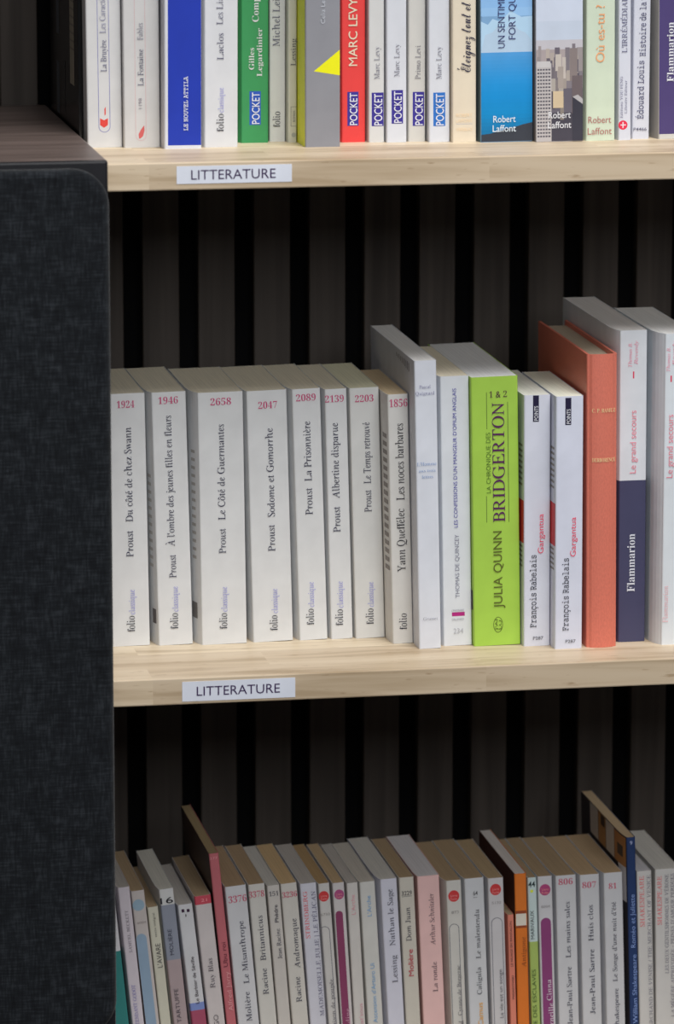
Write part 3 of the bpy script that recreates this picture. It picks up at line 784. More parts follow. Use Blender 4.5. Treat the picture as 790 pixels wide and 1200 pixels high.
  ('L', 'printed_band', (0.454, 0.428, 0.403), 5, 11, 129.42, 131.51),
  ('L', 'printed_band', (0.454, 0.428, 0.403), 5, 11, 123.7, 125.79),
  ('L', 'printed_band', (0.454, 0.428, 0.403), 5, 11, 117.97, 120.06),
  ('L', 'printed_band', (0.454, 0.428, 0.403), 5, 11, 112.23, 114.33),
  ('L', 'printed_band', (0.454, 0.428, 0.403), 5, 11, 106.49, 108.59),
  ('L', 'printed_band', (0.454, 0.428, 0.403), 5, 11, 100.75, 102.85),
  ('L', 'printed_band', (0.454, 0.428, 0.403), 5, 11, 95.01, 97.11),
  ('L', 'printed_band', (0.454, 0.428, 0.403), 5, 11, 89.26, 91.36),
  ('L', 'printed_band', (0.454, 0.428, 0.403), 5, 11, 83.5, 85.61),
  ('L', 'printed_band', (0.454, 0.428, 0.403), 5, 11, 77.75, 79.85),
  ('L', 'printed_band', (0.454, 0.428, 0.403), 5, 11, 71.99, 74.1),
  ('L', 'printed_band', (0.454, 0.428, 0.403), 5, 11, 66.22, 68.33),
  ('L', 'printed_band', (0.454, 0.428, 0.403), 5, 11, 60.45, 62.57),
]),
(2, 'white paperback with the red number 2047, fourth on the middle shelf', 36.44, 2.09, 28.24, 108.0, 178.08, 1.4, 0, 2.37, (0.759, 0.769, 0.781), None, (0.86, 0.792, 0.632), False, [], [
  ('H', 'catalogue_number', '2047', 's', (0.613, 0.054, 0.193), 8.13, 21.3, 167.82, 4.88),
  ('V', 'author_lettering', 'Proust', 's', (0.057, 0.057, 0.1), 14.79, 64.4, 83.07, 4.88),
  ('V', 'title_lettering', 'Sodome et Gomorrhe', 's', (0.057, 0.057, 0.1), 15.18, 88.89, 151.44, 4.88),
  ('V', 'publisher_logo', 'folio', 's', (0.025, 0.025, 0.041), 14.7, 7.82, 18.56, 5.55),
  ('V', 'publisher_logo', 'classique', 's', (0.363, 0.363, 0.727), 15.79, 20.09, 37.52, 4.21),
]),
(2, 'white paperback with the red number 2089, fifth on the middle shelf', 69.36, 2.65, 20.0, 108.0, 178.39, 1.7, 0, 3.39, (0.759, 0.769, 0.781), None, (0.86, 0.792, 0.632), False, [], [
  ('H', 'catalogue_number', '2089', 's', (0.613, 0.054, 0.193), 2.83, 16.58, 172.27, 4.77),
  ('V', 'author_lettering', 'Proust', 's', (0.057, 0.057, 0.1), 9.58, 89.41, 108.27, 4.99),
  ('V', 'title_lettering', 'La Prisonnière', 's', (0.057, 0.057, 0.1), 9.6, 113.32, 155.43, 4.99),
  ('V', 'publisher_logo', 'folio', 's', (0.025, 0.025, 0.041), 7.91, 10.84, 22.23, 5.42),
  ('V', 'publisher_logo', 'classique', 's', (0.363, 0.363, 0.727), 9.05, 23.5, 41.42, 4.12),
]),
(2, 'narrow white paperback with the red number 2139, sixth on the middle shelf', 91.84, 2.54, 15.49, 108.0, 177.76, 1.51, 0, 2.16, (0.759, 0.769, 0.781), None, (0.86, 0.792, 0.632), False, [], [
  ('H', 'catalogue_number', '2139', 's', (0.613, 0.054, 0.193), 0.13, 13.27, 170.93, 4.77),
  ('V', 'author_lettering', 'Proust', 's', (0.057, 0.057, 0.1), 6.07, 76.46, 94.51, 4.99),
  ('V', 'title_lettering', 'Albertine disparue', 's', (0.057, 0.057, 0.1), 6.09, 100.44, 153.88, 4.99),
  ('V', 'publisher_logo', 'folio', 's', (0.025, 0.025, 0.041), 5.97, 9.71, 21.11, 5.42),
  ('V', 'publisher_logo', 'classique', 's', (0.363, 0.363, 0.727), 7.05, 22.16, 41.2, 4.12),
]),
(2, 'off-white paperback with the red number 2203, seventh on the middle shelf', 109.16, 1.47, 20.84, 108.0, 178.14, 1.54, 0, 1.42, (0.73, 0.731, 0.72), None, (0.86, 0.831, 0.615), False, [], [
  ('H', 'catalogue_number', '2203', 's', (0.613, 0.054, 0.193), 3.86, 16.81, 170.6, 4.77),
  ('V', 'author_lettering', 'Proust', 's', (0.057, 0.057, 0.1), 11.06, 90.14, 105.57, 4.98),
  ('V', 'title_lettering', 'Le Temps retrouvé', 's', (0.057, 0.057, 0.1), 11.07, 110.4, 153.68, 4.98),
  ('V', 'publisher_logo', 'folio', 's', (0.025, 0.025, 0.041), 10.27, 9.86, 21.05, 5.42),
  ('V', 'publisher_logo', 'classique', 's', (0.363, 0.363, 0.727), 11.32, 22.11, 40.07, 4.12),
]),
(2, 'off-white paperback with the red number 1856, leaning before the tall thin white book', 131.69, -19.43, 14.47, 108.0, 176.49, 1.41, 0, 1.39, (0.73, 0.716, 0.69), None, (0.718, 0.567, 0.372), False, [], [
  ('H', 'catalogue_number', '1856', 's', (0.613, 0.054, 0.193), 1.2, 13.89, 170.36, 5.38),
  ('V', 'author_lettering', 'Yann Queffélec', 's', (0.038, 0.035, 0.044), 7.24, 51.07, 95.97, 5.6),
  ('V', 'title_lettering', 'Les noces barbares', 's', (0.038, 0.035, 0.044), 7.6, 101.85, 155.93, 5.6),
  ('V', 'publisher_logo', 'folio', 's', (0.025, 0.025, 0.041), 7.48, 10.0, 21.35, 5.38),
  ('L', 'printed_band', (0.27, 0.241, 0.223), 4, 15, 145.05, 148.23),
  ('L', 'printed_band', (0.27, 0.241, 0.223), 4, 15, 139.24, 142.42),
  ('L', 'printed_band', (0.27, 0.241, 0.223), 4, 15, 133.43, 136.62),
  ('L', 'printed_band', (0.27, 0.241, 0.223), 4, 15, 127.62, 130.8),
  ('L', 'printed_band', (0.27, 0.241, 0.223), 4, 15, 121.8, 124.99),
  ('L', 'printed_band', (0.27, 0.241, 0.223), 4, 15, 115.98, 119.17),
  ('L', 'printed_band', (0.27, 0.241, 0.223), 4, 15, 110.15, 113.35),
  ('L', 'printed_band', (0.27, 0.241, 0.223), 4, 15, 104.32, 107.52),
  ('L', 'printed_band', (0.27, 0.241, 0.223), 4, 15, 98.48, 101.69),
  ('L', 'printed_band', (0.27, 0.241, 0.223), 4, 15, 92.65, 95.85),
  ('L', 'printed_band', (0.27, 0.241, 0.223), 4, 15, 86.8, 90.01),
  ('L', 'printed_band', (0.27, 0.241, 0.223), 4, 15, 80.96, 84.17),
  ('L', 'printed_band', (0.27, 0.241, 0.223), 4, 15, 75.11, 78.32),
  ('L', 'printed_band', (0.27, 0.241, 0.223), 4, 15, 69.25, 72.47),
  ('L', 'printed_band', (0.27, 0.241, 0.223), 4, 15, 63.39, 66.61),
  ('L', 'printed_band', (0.27, 0.241, 0.223), 4, 15, 57.53, 60.75),
  ('L', 'printed_band', (0.27, 0.241, 0.223), 4, 15, 51.66, 54.89),
]),
(2, 'tall thin bluish-white paperback standing well above its neighbours, middle shelf', 146.56, -38.9, 15.58, 163.41, 202.7, 1.22, 0, 0.15, (0.744, 0.769, 0.845), None, (0.86, 0.86, 0.86), False, [], [
  ('H', 'author_lettering', 'Pascal', 's', (0.257, 0.257, 0.407), 3.28, 11.2, 184.52, 2.35),
  ('H', 'author_lettering', 'Quignard', 's', (0.257, 0.257, 0.407), 0.64, 13.91, 180.04, 2.35),
  ('H', 'title_lettering', "L'Homme", 's', (0.244, 0.363, 0.613), 0.82, 14.35, 130.59, 2.35),
  ('H', 'title_lettering', 'aux trois', 's', (0.244, 0.363, 0.613), 2.02, 13.62, 125.86, 1.93),
  ('H', 'title_lettering', 'lettres', 's', (0.244, 0.363, 0.613), 4.09, 11.83, 121.55, 2.14),
  ('H', 'publisher_logo', 'Grasset', 's', (0.363, 0.363, 0.418), 3.18, 13.34, 21.25, 2.14),
  ('L', 'printed_band', (0.279, 0.27, 0.3), 62, 64, 196.45, 199.14),
  ('L', 'printed_band', (0.279, 0.27, 0.3), 57, 59, 196.03, 198.72),
  ('L', 'printed_band', (0.279, 0.27, 0.3), 52, 54, 195.6, 199.14),
  ('L', 'printed_band', (0.279, 0.27, 0.3), 47, 49, 195.18, 198.72),
  ('L', 'printed_band', (0.279, 0.27, 0.3), 42, 44, 194.75, 199.14),
  ('L', 'printed_band', (0.279, 0.27, 0.3), 37, 39, 194.33, 198.72),
  ('L', 'printed_band', (0.279, 0.27, 0.3), 32, 34, 193.9, 199.14),
  ('L', 'printed_band', (0.279, 0.27, 0.3), 27, 29, 193.48, 198.72),
  ('L', 'printed_band', (0.279, 0.27, 0.3), 22, 24, 193.05, 199.14),
  ('L', 'printed_band', (0.279, 0.27, 0.3), 17, 19, 192.62, 198.72),
]),
(2, 'white paperback with small violet capitals and a magenta block at its foot', 165.1, -32.84, 20.25, 132.78, 190.3, 1.03, 0, 2.63, (0.744, 0.769, 0.813), None, (0.86, 0.792, 0.632), False, [], [
  ('V', 'title_lettering', "LES CONFESSIONS D'UN MANGEUR D'OPIUM ANGLAIS", 'a', (0.065, 0.057, 0.363), 9.78, 83.93, 181.74, 2.57),
  ('V', 'author_lettering', 'THOMAS DE QUINCEY', 'a', (0.224, 0.224, 0.303), 10.3, 33.97, 78.88, 2.79),
  ('R', 'publisher_logo', (0.466, 0.025, 0.216), 6.16, 20.9, 15.28, 23.73),
  ('H', 'publisher_logo', "L'IMAGINAIRE", 'ab', (0.363, 0.363, 0.418), 5.98, 14.66, 25.02, 1.5),
  ('H', 'publisher_logo', 'GALLIMARD', 'ab', (0.363, 0.363, 0.418), 5.9, 14.58, 18.7, 1.5),
  ('H', 'catalogue_number', '234', 'a', (0.448, 0.448, 0.491), 7.09, 14.04, 10.39, 3.64),
]),
(2, 'lime green paperback with large purple capitals', 185.8, -37.54, 33.13, 150.31, 189.8, 1.05, 0, 0.15, (0.407, 0.657, 0.086), None, (0.836, 0.846, 0.86), False, [], [
  ('V', 'title_lettering', 'BRIDGERTON', 's', (0.106, 0.021, 0.106), 18.84, 87.5, 171.52, 8.29),
  ('V', 'title_lettering', 'LA CHRONIQUE DES', 'a', (0.106, 0.193, 0.03), 11.7, 108.27, 150.88, 2.92),
  ('H', 'title_lettering', '1 & 2', 's', (0.106, 0.054, 0.054), 12.77, 25.28, 177.38, 4.39),
  ('V', 'author_lettering', 'JULIA QUINN', 'a', (0.116, 0.127, 0.025), 17.47, 26.49, 81.12, 6.09),
  ('R', 'title_lettering', (0.139, 0.224, 0.038), 10.67, 153.15, 11.16, 179.0),
  ('R', 'title_lettering', (0.139, 0.224, 0.038), 9.83, 87.46, 10.32, 106.14),
  ('R', 'title_lettering', (0.139, 0.224, 0.038), 25.49, 87.14, 25.98, 171.69),
  ('C', 'publisher_logo', (0.106, 0.152, 0.025), 17.26, 14.57, 3.41, 5.61),
  ('C', 'publisher_logo', (0.407, 0.657, 0.086), 17.26, 14.57, 2.92, 5.12),
  ('V', 'publisher_logo', "J'AI", 'ab', (0.106, 0.152, 0.025), 16.02, 10.67, 18.61, 1.71),
  ('V', 'publisher_logo', 'LU', 'ab', (0.106, 0.152, 0.025), 18.75, 11.26, 17.71, 1.71),
  ('L', 'printed_band', (0.067, 0.067, 0.047), 2, 10, 25.46, 39.26),
]),
(2, 'white paperback with a black top tag, left of two alike, beside the lime book', 219.83, -43.48, 18.65, 108.0, 177.24, 0.36, 0, 0.64, (0.715, 0.731, 0.829), None, (0.86, 0.86, 0.792), False, [], [
  ('R', 'publisher_logo', (0.019, 0.015, 0.05), 6.27, 158.46, 10.45, 176.94),
  ('V', 'publisher_logo', 'POINTS', 'ab', (0.79, 0.8, 0.86), 8.49, 159.35, 169.6, 2.68),
  ('V', 'title_lettering', 'Gargantua', 'a', (0.86, 0.077, 0.145), 11.88, 65.72, 93.57, 3.89),
  ('V', 'author_lettering', 'François Rabelais', 'm', (0.033, 0.033, 0.05), 6.76, 13.22, 64.71, 4.14),
  ('H', 'catalogue_number', 'P287', 'ab', (0.122, 0.122, 0.139), 6.58, 13.78, 5.62, 2.19),
  ('L', 'printed_band', (0.731, 0.051, 0.059), 0.6, 16, 73.15, 103.12),
  ('L', 'printed_band', (0.279, 0.26, 0.241), 4, 14, 69.7, 71.13),
  ('L', 'printed_band', (0.279, 0.26, 0.241), 4, 14, 66.24, 67.68),
  ('L', 'printed_band', (0.279, 0.26, 0.241), 4, 14, 62.79, 64.23),
  ('L', 'printed_band', (0.279, 0.26, 0.241), 4, 14, 59.34, 60.78),
  ('L', 'printed_band', (0.279, 0.26, 0.241), 4, 14, 55.88, 57.32),
  ('L', 'printed_band', (0.279, 0.26, 0.241), 4, 14, 140.65, 142.32),
  ('L', 'printed_band', (0.279, 0.26, 0.241), 4, 14, 136.73, 138.41),
  ('L', 'printed_band', (0.279, 0.26, 0.241), 4, 14, 132.82, 134.49),
  ('L', 'printed_band', (0.279, 0.26, 0.241), 4, 14, 128.9, 130.58),
  ('L', 'printed_band', (0.279, 0.26, 0.241), 4, 14, 124.98, 126.66),
  ('L', 'printed_band', (0.279, 0.26, 0.241), 4, 14, 121.07, 122.74),
  ('L', 'printed_band', (0.279, 0.26, 0.241), 4, 14, 117.14, 118.82),
  ('L', 'printed_band', (0.279, 0.26, 0.241), 4, 14, 113.22, 114.9),
]),
(2, 'white paperback with a black top tag, right of two alike, touching the salmon hardback', 239.12, -55.94, 19.37, 108.0, 177.89, 0.2, 0, 0.38, (0.715, 0.738, 0.86), None, (0.86, 0.86, 0.732), False, [], [
  ('R', 'publisher_logo', (0.019, 0.015, 0.05), 6.55, 157.82, 10.73, 176.78),
  ('V', 'publisher_logo', 'POINTS', 'ab', (0.79, 0.8, 0.86), 8.79, 158.72, 168.93, 2.67),
  ('V', 'title_lettering', 'Gargantua', 'a', (0.86, 0.077, 0.145), 12.52, 65.32, 93.1, 3.88),
  ('V', 'author_lettering', 'François Rabelais', 'm', (0.033, 0.033, 0.05), 7.58, 12.94, 64.3, 4.12),
  ('H', 'catalogue_number', 'P287', 'ab', (0.122, 0.122, 0.139), 7.54, 14.73, 5.36, 2.18),
  ('L', 'printed_band', (0.731, 0.051, 0.059), 0.6, 16, 72.74, 102.6),
  ('L', 'printed_band', (0.279, 0.26, 0.241), 4, 14, 69.3, 70.69),
  ('L', 'printed_band', (0.279, 0.26, 0.241), 4, 14, 65.86, 67.25),
  ('L', 'printed_band', (0.279, 0.26, 0.241), 4, 14, 62.41, 63.8),
  ('L', 'printed_band', (0.279, 0.26, 0.241), 4, 14, 58.97, 60.36),
  ('L', 'printed_band', (0.279, 0.26, 0.241), 4, 14, 55.52, 56.91),
  ('L', 'printed_band', (0.279, 0.26, 0.241), 4, 14, 140.07, 141.7),
  ('L', 'printed_band', (0.279, 0.26, 0.241), 4, 14, 136.17, 137.8),
  ('L', 'printed_band', (0.279, 0.26, 0.241), 4, 14, 132.26, 133.89),
  ('L', 'printed_band', (0.279, 0.26, 0.241), 4, 14, 128.36, 129.99),
  ('L', 'printed_band', (0.279, 0.26, 0.241), 4, 14, 124.45, 126.08),
  ('L', 'printed_band', (0.279, 0.26, 0.241), 4, 14, 120.54, 122.17),
  ('L', 'printed_band', (0.279, 0.26, 0.241), 4, 14, 116.63, 118.26),
  ('L', 'printed_band', (0.279, 0.26, 0.241), 4, 14, 112.72, 114.35),
]),
(2, 'salmon orange cloth hardback with faint gilt lettering', 262.02, -54.06, 21.38, 154.16, 206.36, 0.46, 0, 0.0, (0.719, 0.193, 0.133), None, (0.492, 0.41, 0.314), True, [], [
  ('H', 'author_lettering', 'C. P. RAMUZ', 'sb', (0.86, 0.657, 0.342), 3.29, 19.8, 167.31, 2.67),
  ('H', 'title_lettering', 'DERBORENCE', 'sb', (0.86, 0.657, 0.342), 3.38, 19.92, 132.64, 2.67),
]),
(2, 'tall white paperback with a navy blue paper band round its lower half', 287.46, -42.08, 19.39, 161.44, 220.23, 0.26, 0, 3.7, (0.759, 0.784, 0.829), None, (0.748, 0.723, 0.715), False, [(0.0, 114.84, (0.065, 0.065, 0.133))], [
  ('V', 'author_lettering', 'Thomas B.', 'si', (0.86, 0.312, 0.418), 7.23, 194.73, 211.79, 2.43),
  ('V', 'author_lettering', 'Reverdy', 'si', (0.86, 0.312, 0.418), 11.42, 196.3, 212.87, 2.43),
  ('R', 'title_lettering', (0.767, 0.054, 0.122), 9.32, 186.61, 10.31, 191.49),
  ('V', 'title_lettering', 'Le grand secours', 'a', (0.86, 0.266, 0.337), 9.69, 119.91, 164.11, 4.38),
  ('V', 'publisher_logo', 'Flammarion', 'sb', (0.759, 0.784, 0.86), 8.87, 35.85, 77.02, 5.35),
]),
(2, 'tall white paperback with pink lettering and no band, right edge of middle shelf', 315.12, -55.69, 21.61, 125.0, 219.35, -0.02, 0, 6.48, (0.759, 0.8, 0.845), None, (0.86, 0.86, 0.858), False, [], [
  ('V', 'author_lettering', 'Thomas B.', 'si', (0.86, 0.312, 0.418), 2.42, 193.1, 210.12, 2.42),
  ('V', 'author_lettering', 'Reverdy', 'si', (0.86, 0.312, 0.418), 6.31, 197.37, 213.9, 2.42),
  ('R', 'title_lettering', (0.767, 0.054, 0.122), 4.09, 185.75, 5.08, 190.14),
  ('V', 'title_lettering', 'Le grand secours', 'a', (0.86, 0.266, 0.337), 4.28, 118.51, 162.84, 4.36),
  ('V', 'publisher_logo', 'Flammarion', 's', (0.86, 0.51, 0.543), 2.64, 16.1, 42.16, 3.63),
]),
(3, 'white and teal paperback half hidden behind the speaker, first on the bottom shelf', -57.92, 0.0, 12.41, 125.0, 185.82, 5.71, 0, 0.0, (0.67, 0.67, 0.7), None, (0.6, 0.555, 0.513), False, [(0.0, 136.46, (0.038, 0.228, 0.218))], [
]),
(3, 'pinkish white leaning paperback with violet capitals, second from the left on the bottom shelf', -43.43, 0.0, 8.41, 108.0, 183.49, 5.49, 0, 1.71, (0.67, 0.613, 0.67), None, (0.6, 0.555, 0.513), False, [], [
  ('V', 'author_lettering', 'SAMUEL BECKETT', 's', (0.191, 0.166, 0.209), 4.38, 135.61, 166.64, 2.02),
  ('V', 'title_lettering', 'EN ATTENDANT GODOT', 's', (0.191, 0.174, 0.468), 3.6, 71.7, 111.81, 2.53),
]),
(3, 'greyish paperback with a pale blue disc and blue rounded bar', -33.01, 0.0, 9.46, 108.0, 180.61, 5.92, 0, 0.38, (0.576, 0.524, 0.507), None, (0.492, 0.361, 0.227), False, [], [
  ('C', 'publisher_logo', (0.324, 0.454, 0.561), 4.26, 170.03, 4.21, 4.21),
  ('H', 'catalogue_number', '6004', 'a', (0.335, 0.289, 0.289), 1.88, 8.22, 157.3, 1.68),
  ('B', 'printed_band', (0.289, 0.399, 0.529), -0.07, 7.28, 148.97),
]),
(3, 'short cream paperback with thin dark capitals, leaning between blue-disc book and grey book 16', -23.1, 0.0, 7.54, 108.0, 168.23, 5.78, 0, 0.15, (0.632, 0.613, 0.507), None, (0.492, 0.361, 0.227), False, [], [
  ('V', 'title_lettering', "L'AVARE", 'a', (0.071, 0.066, 0.071), 4.37, 123.46, 141.27, 3.37),
  ('V', 'title_lettering', 'texte intégral', 'a', (0.191, 0.183, 0.166), 3.77, 146.04, 163.8, 1.52),
]),
(3, 'paperback with the big number 16, grey upper and pinkish lower spine', -13.63, 0.0, 10.28, 108.0, 180.84, 5.77, 0, 1.59, (0.67, 0.67, 0.67), None, (0.721, 0.696, 0.623), False, [(128.56, 169.12, (0.289, 0.312, 0.385)), (0.0, 128.56, (0.44, 0.348, 0.36))], [
  ('H', 'catalogue_number', '16', 'ab', (0.029, 0.029, 0.038), 0.09, 9.11, 172.44, 4.38),
  ('V', 'author_lettering', 'MOLIÈRE', 'a', (0.057, 0.061, 0.092), 4.35, 132.29, 151.3, 2.69),
  ('V', 'title_lettering', 'TARTUFFE', 'a', (0.086, 0.076, 0.092), 4.22, 82.09, 107.29, 2.86),
]),
(3, 'white leaning paperback with two small black squares on top and a low blue stripe', 0.25, 0.0, 10.45, 108.0, 168.99, 6.38, 0, 1.45, (0.67, 0.67, 0.7), None, (0.6, 0.555, 0.513), False, [(90.55, 96.1, (0.218, 0.289, 0.611)), (0.0, 90.55, (0.399, 0.086, 0.151))], [
  ('R', 'catalogue_number', (0.057, 0.023, 0.057), 2.25, 163.27, 4.26, 165.68),
  ('R', 'catalogue_number', (0.057, 0.023, 0.057), 5.96, 163.01, 7.96, 165.25),
  ('H', 'catalogue_number', '1', 'a', (0.081, 0.081, 0.081), 4.56, 5.23, 160.88, 1.85),
  ('V', 'title_lettering', 'Le Barbier de Séville', 'ab', (0.076, 0.061, 0.071), 5.71, 95.48, 130.14, 2.36),
]),
(3, 'pale paperback with a red top band, left of the tall thin pink book', 11.59, 0.0, 11.66, 108.0, 174.66, 5.97, 0, 0.57, (0.651, 0.595, 0.595), None, (0.492, 0.361, 0.227), False, [(168.25, 174.66, (0.611, 0.086, 0.122))], [
  ('H', 'catalogue_number', '21', 'ab', (0.86, 0.335, 0.373), 4.24, 8.6, 171.32, 2.19),
  ('V', 'title_lettering', 'Ruy Blas', 's', (0.116, 0.097, 0.122), 5.78, 106.48, 128.34, 3.37),
  ('V', 'author_lettering', 'HUGO', 'a', (0.151, 0.129, 0.143), 5.57, 69.8, 86.36, 3.37),
]),
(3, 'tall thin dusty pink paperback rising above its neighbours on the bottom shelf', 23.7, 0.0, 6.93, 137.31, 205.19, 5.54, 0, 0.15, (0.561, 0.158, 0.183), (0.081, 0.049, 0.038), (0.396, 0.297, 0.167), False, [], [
  ('H', 'catalogue_number', '377', 'ab', (0.775, 0.335, 0.36), 0.38, 5.75, 201.85, 1.85),
  ('V', 'title_lettering', 'Ubu roi', 'a', (0.174, 0.038, 0.057), 3.65, 121.55, 139.77, 3.03),
  ('V', 'author_lettering', 'Alfred Jarry', 'a', (0.795, 0.385, 0.399), 4.13, 88.88, 117.95, 3.03),
]),
(3, 'white paperback with the pink number 3376, right of the tall pink book', 31.39, 0.0, 15.12, 108.0, 180.24, 5.19, 0, 0.46, (0.67, 0.67, 0.7), None, (0.492, 0.361, 0.227), False, [], [
  ('H', 'catalogue_number', '3376', 's', (0.628, 0.076, 0.158), 1.77, 14.55, 170.71, 4.88),
  ('V', 'title_lettering', 'Le Misanthrope', 's', (0.061, 0.061, 0.097), 8.85, 108.14, 154.17, 3.87),
  ('V', 'author_lettering', 'Molière', 's', (0.061, 0.061, 0.097), 8.3, 80.11, 101.93, 3.87),
]),
(3, 'paperback with the pink number 3378', 46.96, 0.0, 11.76, 108.0, 180.98, 4.8, 0, 0.15, (0.67, 0.651, 0.613), None, (0.492, 0.361, 0.227), False, [], [
  ('H', 'catalogue_number', '3378', 's', (0.628, 0.076, 0.158), -0.16, 10.8, 173.71, 4.55),
  ('V', 'title_lettering', 'Britannicus', 's', (0.061, 0.061, 0.097), 5.99, 124.64, 157.65, 3.87),
  ('V', 'author_lettering', 'Racine', 's', (0.061, 0.061, 0.097), 5.77, 99.54, 118.72, 3.87),
]),
(3, 'narrow paperback with the dark number 151', 59.28, 0.0, 8.93, 108.0, 179.5, 4.5, 0, 0.27, (0.632, 0.595, 0.559), None, (0.696, 0.671, 0.623), False, [], [
  ('H', 'catalogue_number', '151', 's', (0.081, 0.081, 0.097), 1.05, 7.8, 173.47, 3.37),
  ('V', 'title_lettering', 'Phèdre', 'ab', (0.061, 0.057, 0.081), 4.93, 152.26, 165.11, 2.69),
  ('V', 'author_lettering', 'Jean Racine', 's', (0.061, 0.061, 0.097), 5.17, 125.38, 147.48, 3.03),
]),
(3, 'paperback with the pink number 3236', 69.63, 0.0, 11.64, 108.0, 180.38, 4.68, 0, 0.59, (0.67, 0.641, 0.595), None, (0.747, 0.534, 0.297), False, [], [
  ('H', 'catalogue_number', '3236', 's', (0.628, 0.076, 0.158), 0.53, 11.05, 172.28, 4.04),
  ('V', 'title_lettering', 'Andromaque', 's', (0.061, 0.061, 0.097), 7.14, 117.61, 154.28, 3.86),
  ('V', 'author_lettering', 'Racine', 's', (0.061, 0.061, 0.097), 6.17, 92.58, 111.27, 3.86),
]),
(3, 'white paperback with a red author line over a long grey title', 81.7, 0.0, 11.67, 108.0, 179.63, 4.11, 0, 0.15, (0.67, 0.67, 0.751), None, (0.6, 0.555, 0.513), False, [], [
  ('V', 'author_lettering', 'STRINDBERG', 's', (0.775, 0.136, 0.158), 3.06, 139.45, 173.99, 2.94),
  ('V', 'title_lettering', 'MADEMOISELLE JULIE | LE PÉLICAN', 's', (0.191, 0.183, 0.278), 8.97, 81.21, 173.59, 2.94),
]),
(3, 'narrow paperback with a red disc and outlined panel, left of the purple-barred pair', 94.95, 0.0, 8.0, 108.0, 179.1, 4.16, 0, 1.12, (0.632, 0.613, 0.595), None, (0.513, 0.345, 0.178), False, [], [
  ('C', 'publisher_logo', (0.663, 0.057, 0.061), 3.37, 169.64, 3.67, 3.86),
  ('H', 'publisher_logo', 'Livre', 'ab', (0.86, 0.335, 0.335), 1.18, 5.62, 170.02, 1.54),
  ('H', 'publisher_logo', 'Poche', 'ab', (0.86, 0.335, 0.335), 1.02, 5.46, 167.82, 1.54),
  ('H', 'catalogue_number', '6750', 'a', (0.324, 0.3, 0.3), 0.19, 6.87, 156.41, 1.84),
  ('O', 'printed_band', (0.191, 0.191, 0.218), -1.64, 5.79, 147.59, None, 0.46),
  ('V', 'title_lettering', 'Une maison de poupée', 's', (0.166, 0.158, 0.183), 4.03, 58.65, 108.46, 2.76),
]),
(3, 'narrow paperback with a purple disc and a long narrow plum bar', 103.36, 0.0, 8.5, 108.0, 178.98, 3.61, 0, 0.15, (0.651, 0.613, 0.613), None, (0.647, 0.472, 0.282), False, [], [
  ('C', 'publisher_logo', (0.454, 0.092, 0.247), 4.4, 170.28, 3.49, 3.66),
  ('H', 'publisher_logo', 'Livre', 'ab', (0.86, 0.335, 0.335), 2.3, 6.53, 170.64, 1.47),
  ('H', 'publisher_logo', 'Poche', 'ab', (0.86, 0.335, 0.335), 2.17, 6.4, 168.55, 1.47),
  ('B', 'printed_band', (0.268, 0.057, 0.136), 0.89, 6.1, 158.27),
  ('V', 'title_lettering', 'Ondine', 's', (0.681, 0.399, 0.529), 5.08, 67.55, 85.78, 3.12),
]),
(3, 'pale paperback with thin pink lettering, left of its blue-lettered companion', 112.27, 0.0, 7.97, 108.0, 178.38, 3.18, 0, 0.15, (0.67, 0.641, 0.613), None, (0.6, 0.555, 0.513), False, [], [
  ('V', 'publisher_logo', "L'Arche", 'a', (0.775, 0.373, 0.426), 3.87, 155.1, 169.56, 2.76),
  ('V', 'title_lettering', "L'Opéra de quat'sous", 'a', (0.699, 0.36, 0.426), 5.16, 42.87, 89.04, 2.76),
]),
(3, 'pale paperback with thin blue lettering', 122.43, 0.0, 11.05, 108.0, 178.64, 3.45, 0, 1.08, (0.67, 0.661, 0.632), None, (0.671, 0.623, 0.555), False, [], [
  ('V', 'publisher_logo', "L'Arche", 'a', (0.191, 0.399, 0.681), 5.78, 153.11, 168.33, 2.94),
  ('V', 'title_lettering', "Ascension d'Arturo Ui", 'a', (0.191, 0.399, 0.681), 5.56, 74.26, 118.36, 2.94),
]),
(3, 'cool white paperback with grey serif title, left of the dark-numbered 3229', 136.68, 0.0, 12.0, 115.57, 179.94, 3.24, 0, 2.85, (0.69, 0.69, 0.794), None, (0.721, 0.696, 0.647), False, [], [
  ('V', 'title_lettering', 'Nathan le Sage', 's', (0.086, 0.086, 0.122), 6.35, 130.66, 172.23, 3.86),
  ('V', 'author_lettering', 'Lessing', 's', (0.086, 0.086, 0.122), 6.72, 103.2, 123.32, 3.86),
]),
(3, 'paperback with the dark number 3229 and a red author name', 149.29, 0.0, 10.61, 108.0, 180.47, 2.9, 0, 0.33, (0.651, 0.613, 0.541), None, (0.492, 0.361, 0.227), False, [], [
  ('H', 'catalogue_number', '3229', 'ab', (0.097, 0.092, 0.097), 1.4, 8.69, 168.92, 3.12),
  ('R', 'catalogue_number', (0.228, 0.218, 0.218), 1.45, 166.22, 8.55, 166.6),
  ('V', 'title_lettering', 'Dom Juan', 's', (0.097, 0.092, 0.116), 4.98, 133.5, 158.33, 3.67),
  ('V', 'author_lettering', 'Molière', 'ab', (0.545, 0.049, 0.081), 5.5, 107.45, 127.19, 3.67),
]),
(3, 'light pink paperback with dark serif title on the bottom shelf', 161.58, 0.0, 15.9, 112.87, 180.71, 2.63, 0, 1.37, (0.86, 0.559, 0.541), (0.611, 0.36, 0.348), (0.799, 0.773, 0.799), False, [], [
  ('V', 'author_lettering', 'Arthur Schnitzler', 's', (0.151, 0.097, 0.116), 9.41, 129.53, 167.38, 3.49),
  ('V', 'title_lettering', 'La ronde', 's', (0.151, 0.097, 0.116), 9.7, 94.77, 116.87, 3.49),
]),
